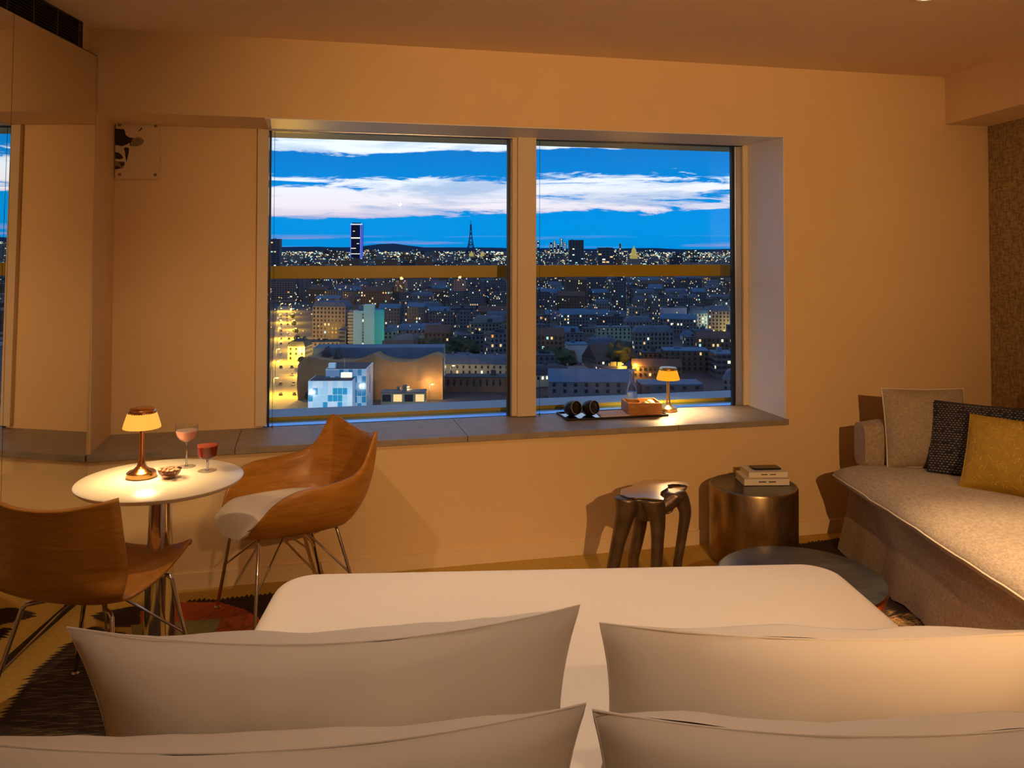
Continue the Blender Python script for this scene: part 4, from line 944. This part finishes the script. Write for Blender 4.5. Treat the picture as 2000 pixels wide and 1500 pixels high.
# white slab tower with a column of small windows and a striped balcony side
Yt = 650; ztw = gz(607, Yt, 715); xa, xb, xc, xd = (gx(q, Yt) for q in (680, 691, 732, 748))
tw_ = thing('slab_tower', 'tall white slab tower with one column of small windows', 'building', ((xb + xc) / 2, Yt, G)); ox = (xb + xc) / 2; Ht = ztw - G
box_obj('main_slab', 'slab_teal', (xb - ox, xc - ox, 0, 9, 0, Ht), tw_); box_obj('service_core', 'slab_teal', (gx(711, Yt) - ox, xc - ox - .3, -.6, 7, 0, gz(595, Yt, 715) - G), tw_)
box_obj('right_slab', 'slab_cyan', (xc - ox, xd - ox, 2, 11, 0, Ht), tw_); box_obj('roof_plant', 'roof_blue', (gx(700, Yt) - ox, gx(728, Yt) - ox, 2, 6, Ht, Ht + 4), tw_)
for k in range(11):
    z = 2.5 + k * (Ht - 4) / 11; m = MB(); m.box(gx(709, Yt) - ox, gx(711.2, Yt) - ox, -.75, -.5, z, z + 1.6); m.build('small_window', 'lit_white' if k in (0, 8) else 'window_dark', tw_)
    z = 1.5 + k * (Ht - 2) / 11; m = MB(); m.box(xa - ox, xb - ox, .3, 8.6, z, z + 1.5); m.build('balcony', 'stone_cream', tw_)
box_obj('side_wing', 'stone_c', (xa - ox + .8, xb - ox, .8, 8.4, 0, Ht), tw_)
OCC.append((xa - 3, xd + 3, Yt - 3, Yt + 14))
# brown hall with a wavy roof
Yh = 430; prof_ = [(584, 712), (592, 703), (604, 697), (622, 700), (645, 704), (680, 706), (705, 702), (728, 691), (738, 696), (760, 704), (785, 707), (812, 705), (836, 696), (852, 692), (866, 699)]
hp = catmull([Vector((gx(x, Yh), 0, gz(y, Yh, x) - G)) for x, y in prof_], 4); ox = gx(720, Yh)
wh_ = thing('wavy_roof_hall', 'broad brown clad hall with a wavy roofline', 'building', (ox, Yh, G))
m = MB(); m.rings([[(p_.x - ox + (1.5 if False else 0), 0, 0) for p_ in hp], [(p_.x - ox, -2.5 - 1.5 * math.sin(i * .45), p_.z * .5) for i, p_ in enumerate(hp)], [(p_.x - ox, 0, p_.z) for p_ in hp], [(p_.x - ox, 40, p_.z - 3) for p_ in hp]], False, False, False); m.build('clad_shell', 'wrap_brown', wh_, True)
for a, b, c in ((612, 632, 681), (640, 655, 684)):
    m = MB(); m.rings([[(gx(a, Yh) - ox, 14, gz(704, Yh) - G - 3), (gx(b, Yh) - ox, 14, gz(704, Yh) - G - 3), (gx(b - 6, Yh) - ox, 14, gz(c + 4, Yh) - G)], [(gx(a, Yh) - ox, 26, gz(704, Yh) - G - 3), (gx(b, Yh) - ox, 26, gz(704, Yh) - G - 3), (gx(b - 6, Yh) - ox, 26, gz(c + 4, Yh) - G)]]); m.build('roof_fin', 'zinc_dark', wh_)
m = MB(); m.box(gx(590, Yh) - ox, gx(862, Yh) - ox, 30, 46, 0, gz(686, Yh) - G - 1.5); m.build('rear_block', 'roof_blue', wh_)
OCC.append((gx(578, Yh), gx(868, Yh), Yh - 8, Yh + 48))
# blue white glass cube: each pane its own piece
Yc = 372
def cube(x0, x1, ytop, Y, depth, parent, ox, nx, nz, faces=('f', 'r'), seed=1):
    rnd = random.Random(seed); X0, X1 = gx(x0, Y) - ox, gx(x1, Y) - ox; H = gz(ytop, Y, (x0 + x1) / 2) - G; y0 = Y - Yc
    box_obj('block', 'pane_frame', (X0, X1, y0, y0 + depth, 0, H), parent); box_obj('roof_deck', 'zinc_dark', (X0 + .4, X1 - .4, y0 + .4, y0 + depth - .4, H, H + .12), parent)
    for f in faces:
        n = nx if f == 'f' else max(3, nx // 2); zlo = max(0, H - nz * 3.0)
        for i in range(n):
            for k in range(nz):
                z1 = H - k * 3.0 - .12; z0 = z1 - 2.76; mt_ = rnd.choice(('pane_pale', 'pane_pale', 'pane_blue', 'pane_light') if f == 'f' else ('pane_light', 'pane_light', 'pane_pale'))
                if f == 'f' and k in (1, 2, 3) and .35 < i / n < .8 and rnd.random() < .6: mt_ = 'pane_blue'
                m = MB()
                if f == 'f': w = (X1 - X0) / n; m.box(X0 + i * w + .10, X0 + (i + 1) * w - .10, y0 - .14, y0 - .02, z0, z1)
                else: w = depth / n; m.box(X1 + .02, X1 + .14, y0 + i * w + .10, y0 + (i + 1) * w - .10, z0, z1)
                m.build('glass_panel', mt_, parent)
    return X0, X1, y0, H
ox = gx(670, Yc); gcb = thing('glass_cube_building', 'blue white glass panelled cube building just above the ledge', 'building', (ox, Yc, G))
cube(604, 690, 744, Yc, 16, gcb, ox, 9, 6, ('f',), 3)
X0, X1, y0, H = cube(638, 717, 721, Yc + 9, 22, gcb, ox, 9, 8, ('f', 'r'), 4)
m = MB(); m.box(gx(661, Yc) - ox, gx(683, Yc) - ox, 8.7, 8.9, gz(744, Yc) - G, gz(733, Yc) - G + .2); m.build('lit_loft_window', 'lit_white', gcb)
m = MB(); m.lathe([(.1, -5.2), (1.6, -4.2), (2.4, 0), (1.6, 4.2), (.1, 5.2)], (X1 + .05, y0 + 11, H - 8), 20, sx=.08, sy=1.0); m.build('oval_window', 'pane_blue', gcb, True)
m = MB(); m.box(X0 + 1, X0 + 4, y0 + 1, y0 + 4, H, H + 2.4); m.build('roof_box', 'pane_pale', gcb)
m = MB(); m.tube([(X0 + 7.5, y0 + 5, H), (X0 + 7.5, y0 + 5, H + 4.2)], .12, 6); m.build('antenna', 'stone_white', gcb)
OCC.append((gx(598, Yc) - 3, gx(745, Yc) + 3, Yc - 4, Yc + 36))
sh_ = bpx('low bright shop front right of the glass cube', 746, 832, 768, 405, 9, 'stone_cream', 'stone_c', lit=.5, fh=4.5, ww=4.0, gap=1, wh=.75, ratio=(.75, .25, 0, 0), seed=41)
for dx, pw in ((-6, 6500), (14, 6500), (34, 5000)): point('cube_fill_light', (gx(620, Yc) + dx, Yc - 22, G + 10), pw, (.80, .93, 1.0), .5)  # bare cool lights added to brighten the glass cube
# skyline landmarks
Ym = 4400; ox = gx(696, Ym); mt_w = thing('dark_skyscraper', 'lone dark skyscraper edged with blue light', 'building', (ox, Ym, G)); HM = gz(437, Ym, 696) - G; wM = (gx(708, Ym) - gx(684.5, Ym)) / 2
box_obj('tower_body', 'tower_dark', (-wM, wM, 0, 30, 0, HM), mt_w); box_obj('crown_light', 'lit_pale', (-wM, wM, -1, 0, HM - 6, HM), mt_w); box_obj('roof_mast_room', 'tower_dark', (-wM * .7, wM * .6, 4, 20, HM, HM + 6), mt_w)
for x, w in ((-wM, 3.5), (wM - 12, 6), (wM - 3, 4)): box_obj('edge_light', 'lit_blue', (x, x + w, -1.5, 0, 12, HM - 7), mt_w)
for zf, x0, x1 in ((.62, -wM, wM - 12), (.36, -wM, -2), (.22, -wM, wM - 10), (.48, 2, 14), (.80, -18, -8)): box_obj('lit_floor', 'lit_white', (x0, x1, -1.2, 0, HM * zf, HM * zf + (6 if zf > .6 and zf < .7 else 3.4)), mt_w)
Ye = 7300; ox = gx(919.5, Ye); et = thing('iron_lattice_tower', 'tall slender iron lattice tower on the horizon', 'tower', (ox, Ye, G)); HT = gz(432, Ye, 920) - G; k_ = HT / 330
def ew(z): return 62 * math.exp(-z / 92.0) * (1 if z < 400 else 0) + 2.2
for sx in (-1, 1):
    for sy in (-1, 1):
        zs = [0, 25, 57, 85, 115, 160, 210, 260, 300]; m = MB(); m.tube([(sx * ew(z) * k_, sy * ew(z) * k_, z * k_) for z in zs], [k_ * (11 * math.exp(-z / 110) + 2.0) for z in zs], 6); m.build('tower_leg', 'tower_iron', et)
for z, e in ((57, 8), (115, 5), (276, 4)): w = (ew(z) + e) * k_; box_obj('platform', 'tower_iron', (-w, w, -w, w, z * k_ - 3, z * k_ + 4), et)
for a, b in ((57, 86), (86, 115), (115, 150), (150, 190), (190, 235), (235, 276)):
    m = MB()
    for sx in (-1, 1):
        m.tube([(sx * ew(a) * k_, -ew(a) * k_, a * k_), (-sx * ew(b) * k_, -ew(b) * k_, b * k_)], 2.6 * k_, 5)
    m.build('cross_brace', 'tower_iron', et)
m = MB(); m.tube([(0, 0, 270 * k_), (0, 0, 300 * k_), (0, 0, HT + 8)], [4 * k_, 3 * k_, 1.5 * k_], 6); m.build('spire', 'tower_iron', et)
def dome(lab, px, ytop, ybase, Y, wpx, lit, name='domed_building'):
    ox = gx(px, Y); o = thing(name, lab, 'building', (ox, Y, G)); r = wpx / 2 * Y / 1650; zt = gz(ytop, Y) - G; zb = gz(ybase, Y) - G
    m = MB(); m.lathe([(r, zb), (r * 1.02, zb + (zt - zb) * .3), (r * .75, zb + (zt - zb) * .34), (r * .72, zb + (zt - zb) * .5), (r * .55, zb + (zt - zb) * .72), (r * .22, zb + (zt - zb) * .86), (r * .1, zt)], n=20); m.build('dome', lit, o, True)
    box_obj('podium', 'stone_c', (-r * 1.6, r * 1.6, -r, r, 0, zb), o); return o
dmat = material('floodlit_gold', (.55, .45, .15), .7, emit=(.55, .40, .06), estr=.55, sample=False)  # floodlighting on the domes is painted in as emission
dome('large floodlit golden dome on the right horizon', 1238, 480, 505, 2700, 15, 'floodlit_gold')
dome('small floodlit gold dome at the foot of the lattice tower', 921, 490, 501, 5200, 9, 'floodlit_gold')
dome('small floodlit gold dome right of the lattice tower', 942.5, 490, 501, 5100, 9, 'floodlit_gold')
bpx('dark high-rise with scattered lights on the right horizon', 1111.5, 1140, 469, 3000, 30, 'stone_d', 'zinc_dark', lit=.10, fh=7, ww=7, gap=3, seed=51, name='high_rise')
bpx('broad dark high-rise with lit floors right of the taller one', 1168, 1198, 484, 2600, 30, 'stone_d', 'zinc_dark', lit=.10, fh=8, ww=9, gap=2, seed=52, name='high_rise')
bpx('dark block at the far left end of the skyline', 528, 546, 467, 2600, 30, 'stone_d', 'zinc_dark', lit=.10, fh=7, ww=6, gap=3, seed=53, name='high_rise')
for k, (x0, x1, yt) in enumerate(((1074, 1079, 474), (1081, 1086, 470), (1088, 1093, 476), (1094, 1099, 466), (1101, 1106, 473), (1049, 1053, 470))):
    bpx('glittering business tower in the distant cluster beside the dark high-rise' if k < 5 else 'single glittering tower beside the mullion', x0, x1, yt, 9000, 30, 'tower_iron', 'tower_dark', lit=.75, fh=18, ww=11, gap=3, seed=60 + k, name='high_rise', ratio=(.05, .35, .6, 0), group='distant business towers' if k < 5 else None)
bpx('slim chimney-like tower with a light on top near the gold dome', 1209.5, 1213, 476, 3600, 8, 'stone_c', 'stone_white', lit=.2, fh=9, ww=5, gap=1, seed=70, name='slim_tower')

# --- the anonymous blocks between them
PROT += [(680, 748, 684, 650), (582, 868, 775, 430), (600, 745, 815, 372), (537, 604, 800, 5000), (830, 925, 690, 560)]
def free(x0, x1, y0, y1):
    for a, b, c, d in OCC:
        if x0 < b and x1 > a and y0 < d and y1 > c: return False
    return True
def on_street(x, y, w):
    a = rq[0].lerp(rq[1], .5); b = rq[3].lerp(rq[2], .5); s = (y - a.y) / (b.y - a.y)
    if s > 1.05: return False
    cx = a.x + (b.x - a.x) * s; hw_ = abs(rq[1].x - rq[0].x) / 2 + 4; return abs(x - cx) < hw_ + w / 2
KN = [('stone_a', 'zinc', 'mansard', 'grey mansard block'), ('stone_b', 'zinc_dark', 'flat', 'blue grey flat roofed block'), ('stone_d', 'zinc_dark', 'flat', 'very dark flat roofed block'),
      ('stone_c', 'zinc', 'mansard', 'warm stone mansard block'), ('stone_b', 'roof_blue', 'gable', 'low blue pitched roof block'), ('stone_brown', 'tile_brown', 'gable', 'brown pitched roof block')]
def block_label(k, px, Y):
    d = 'in the near rows' if Y < 620 else 'in the middle rows' if Y < 900 else 'in the farther rows' if Y < 1200 else 'in the farthest rows'
    return k[3] + ' ' + d + ', ' + ('far left' if px < 650 else 'left window centre' if px < 830 else 'left of the mullion' if px < 1030 else 'right window left half' if px < 1230 else 'right window right half')
rnd = random.Random(99); count = 0; Y = 440.0
while Y < 1560 and count < 235:
    px_ = 500 + rnd.uniform(0, 25)
    while px_ < 1490:
        wm_ = rnd.uniform(14, 34); dp = rnd.uniform(10, 16); x0 = gx(px_, Y); x1 = x0 + wm_; h = rnd.uniform(13, 24) if rnd.random() < .85 else rnd.uniform(26, 38)
        pxr = px_ + wm_ / Y * 1650
        for a_, b_, c_, d_ in PROT:
            if Y < d_ and px_ < b_ and pxr > a_: h = min(h, 76.5 - (c_ - 486) / 1650 * Y)
        if h > 6 and free(x0, x1, Y, Y + dp) and not on_street((x0 + x1) / 2, Y + dp / 2, wm_):
            # never hide a block that the photograph shows in full
            k_n = rnd.choice(KN); building(block_label(k_n, px_, Y), x0, x1, Y, dp, G + h, k_n[0], k_n[1], k_n[2], lit=rnd.choice((.04, .07, .11, .16)), rot=rnd.uniform(-.35, .35), group='anonymous blocks: ' + block_label(k_n, px_, Y), seed=100 + count); count += 1
        px_ += (wm_ + rnd.uniform(3, 12)) / Y * 1650
    Y += 34 + Y * .045
# far quarters: nobody could count them
fb = MB(); fw_ = MB(); Y = 420.0
FM = ['stone_d', 'stone_b', 'stone_a', 'zinc_dark', 'stone_brown']
while Y < 11000:
    px_ = 180
    while px_ < 2300:
        wm_ = rnd.uniform(18, 45) * (1 + Y / 6000); dp = rnd.uniform(12, 20); x0 = gx(px_, Y); x1 = x0 + wm_
        inside = 478 < px_ < 1500
        if (Y > 1580 or not inside) and free(x0, x1, Y, Y + dp) and not on_street((x0 + x1) / 2, Y, wm_):
            h = rnd.uniform(12, 28) if rnd.random() < .93 else rnd.uniform(30, 60); fb.cur = rnd.randrange(len(FM)); fb.box(x0, x1, Y, Y + dp, G, G + h)
            for k in range(rnd.choice((2, 4, 5, 7, 8))):
                s_ = rnd.uniform(.9, 2.4) * Y / 1650 * .75; x = rnd.uniform(x0, x1); z = G + rnd.uniform(max(2, h * .3), h * 1.0); fw_.cur = rnd.choices((0, 1, 2, 3), (.30, .36, .30, .04))[0]; fw_.box(x, x + s_ * rnd.choice((1, 1, 1.8)), Y - 1, Y - .4, z, z + s_)
        px_ += (wm_ + rnd.uniform(4, 20)) / Y * 1650
    Y += 45 + Y * .05
for k in range(1100):
    Y = rnd.uniform(650, 1700); x = gx(rnd.uniform(480, 1480), Y); s_ = rnd.uniform(.8, 1.9) * Y / 1650; z = G + rnd.uniform(4, 26)
    if not free(x - 1, x + s_ + 1, Y - 1, Y + 1): continue
    fw_.cur = rnd.choices((0, 1, 2, 3), (.5, .3, .15, .05))[0]; fw_.box(x, x + s_, Y, Y + .4, z, z + s_)
tag(fb.build('far_rooftops', FM), 'countless far rooftops stretching to the horizon', 'rooftops', kind='stuff')
tag(fw_.build('far_city_lights', LITM[1:]), 'countless small city lights out to the horizon', 'city lights', kind='stuff')

# --- street lamps, cars and trees along the lit street
def lamp(p_, power, lab, h=9.0, mat='sodium', col=(1.0, .50, .035)):
    o = thing('street_lamp', lab, 'street lamp', (p_.x, p_.y, G), 0, 'street lamps along the lit street'); m = MB(); m.tube([(0, 0, 0), (0, 0, h - .5), (.5, 0, h), (1.6, 0, h + .1)], .12, 6); m.build('pole', 'zinc_dark', o)
    m = MB(); m.bbox(.9, 2.3, -.5, .5, h - .25, h + .15, .08); m.build('lantern', mat, o)
    if power: point('street_light', (p_.x + 1.6, p_.y, G + h - .9), power, col, .4)
for k, y in enumerate((772, 735, 708, 684, 662, 644, 630, 618, 608)):
    s = (830 - y) / (830 - 598); xl = 526 + (544 - 526) * s; xr_ = 606 + (566 - 606) * s
    lamp(at_h(xr_ - 3, y, G), 46000, 'sodium street lamp on the right side of the lit street'); lamp(at_h(xl + 4, y, G), 46000 if k % 2 == 0 else 0, 'sodium street lamp on the left side of the lit street')
for px_, py_, pw, col in ((632, 702, 4500, (1, .6, .12)), (655, 700, 4500, (1, .6, .12)), (803, 682, 12000, (.75, 1.0, .25)), (762, 690, 9000, (.7, 1.0, .35)), (1412, 636, 24000, (.7, 1, .8)), (1392, 644, 16000, (.8, 1, .8)), (1425, 660, 14000, (1, .7, .2)), (880, 745, 7000, (1, .75, .4)), (838, 786, 7000, (1, .62, .25)), (790, 792, 7000, (1, .6, .2)), (1210, 741, 26000, (1, .42, .03)), (1236, 741, 26000, (1, .42, .03))):
    q_ = at_h(px_, py_, G)
    lamp(q_, pw, 'street lamp standing between the blocks of the city', 9, 'sodium', col)
def car(p_, rz, mat, lab):
    o = thing('parked_car', lab, 'car', (p_.x, p_.y, G + .16), rz, 'cars on the lit street'); m = MB(); m.bbox(-.9, .9, -2.1, 2.1, .28, .85, .12); m.build('car_body', mat, o)
    m = MB(); m.rings([[(-.8, -1.3, .85), (.8, -1.3, .85), (.8, 1.0, .85), (-.8, 1.0, .85)], [(-.65, -.8, 1.42), (.65, -.8, 1.42), (.65, .5, 1.42), (-.65, .5, 1.42)]]); m.build('cabin', 'window_dark', o)
    for sx in (-.85, .85):
        for y in (-1.3, 1.3): m = MB(); m.tube([(sx - .1, y, .32), (sx + .1, y, .32)], .32, 8); m.build('wheel', 'gasket', o)
sd = (rq[3].lerp(rq[2], .5) - rq[0].lerp(rq[1], .5)); rz_ = math.atan2(-sd.x, sd.y)
for k in range(17):
    s = .10 + .045 * k
    for f in (.30, .66):
        if rnd.random() < .15: continue
        a = rq[0].lerp(rq[1], f); b = rq[3].lerp(rq[2], f)
        pc_ = a.lerp(b, s)
        if not free(pc_.x - 2, pc_.x + 2, pc_.y - 2, pc_.y + 2): continue
        car(pc_, rz_, rnd.choice(('car_paint', 'car_paint', 'car_pale')), 'dark car in the queue on the left lane of the street' if f < .5 else 'dark car parked on the right side of the street')
tm = MB(); bm = bmesh.new(); bmesh.ops.create_icosphere(bm, subdivisions=3, radius=1)
for v in bm.verts: v.co *= 1 + .35 * noise.noise(v.co * 2.2) + .28 * noise.noise(v.co * 5)
tm.bm(bm); tmesh = tm.build('crown', 'leaf', None, False).data; bpy.data.objects.remove(bpy.data.objects['crown'])
tk = MB(); tk.tube([(0, 0, 0), (0, 0, 1)], [.06, .04], 6); kmesh = tk.build('trunk', 'bark').data; bpy.data.objects.remove(bpy.data.objects['trunk'])
def tree(p_, r, h, lab, group):
    if r < 3 and not free(p_.x - r, p_.x + r, p_.y - r, p_.y + r): return
    for k in range(40):
        if free(p_.x - r, p_.x + r, p_.y - r, p_.y + r): break
        p_ = p_ + Vector((0, -1.5, 0))
    OCC.append((p_.x - r, p_.x + r, p_.y - r, p_.y + r))
    o = thing('city_tree', lab, 'tree', (p_.x, p_.y, G), rnd.uniform(0, 6), group)
    a = bpy.data.objects.new('crown', tmesh); COL.objects.link(a); a.parent = o; a.location = (0, 0, h - r * .8); a.scale = (r, r, r * .9)
    b = bpy.data.objects.new('trunk', kmesh); COL.objects.link(b); b.parent = o; b.scale = (r * 1.2, r * 1.2, h - r)
for k in range(12): tree(at_h(605 - 3.1 * k, 790 - 15 * k, G), 2.3, 6, 'street tree beside the lit street', 'trees along the lit street')
for px_, py_, r in ((832, 692, 6.5), (853, 690, 7), (876, 694, 7), (898, 690, 7), (919, 694, 6.5)): tree(at_h(px_, py_, G), r, r * 2.0, 'dark park tree behind the wavy roofed hall', 'dark park trees in the left window')
for px_, py_, r in ((1050, 705, 6.5), (1071, 708, 6.5), (1092, 706, 6.5)): tree(at_h(px_, py_, G), r, r * 2, 'dark tree at the left edge of the right window', 'dark trees in the right window')
tree(at_h(1196, 715, G), 8, 19, 'round dark tree in front of the pale green block', None)
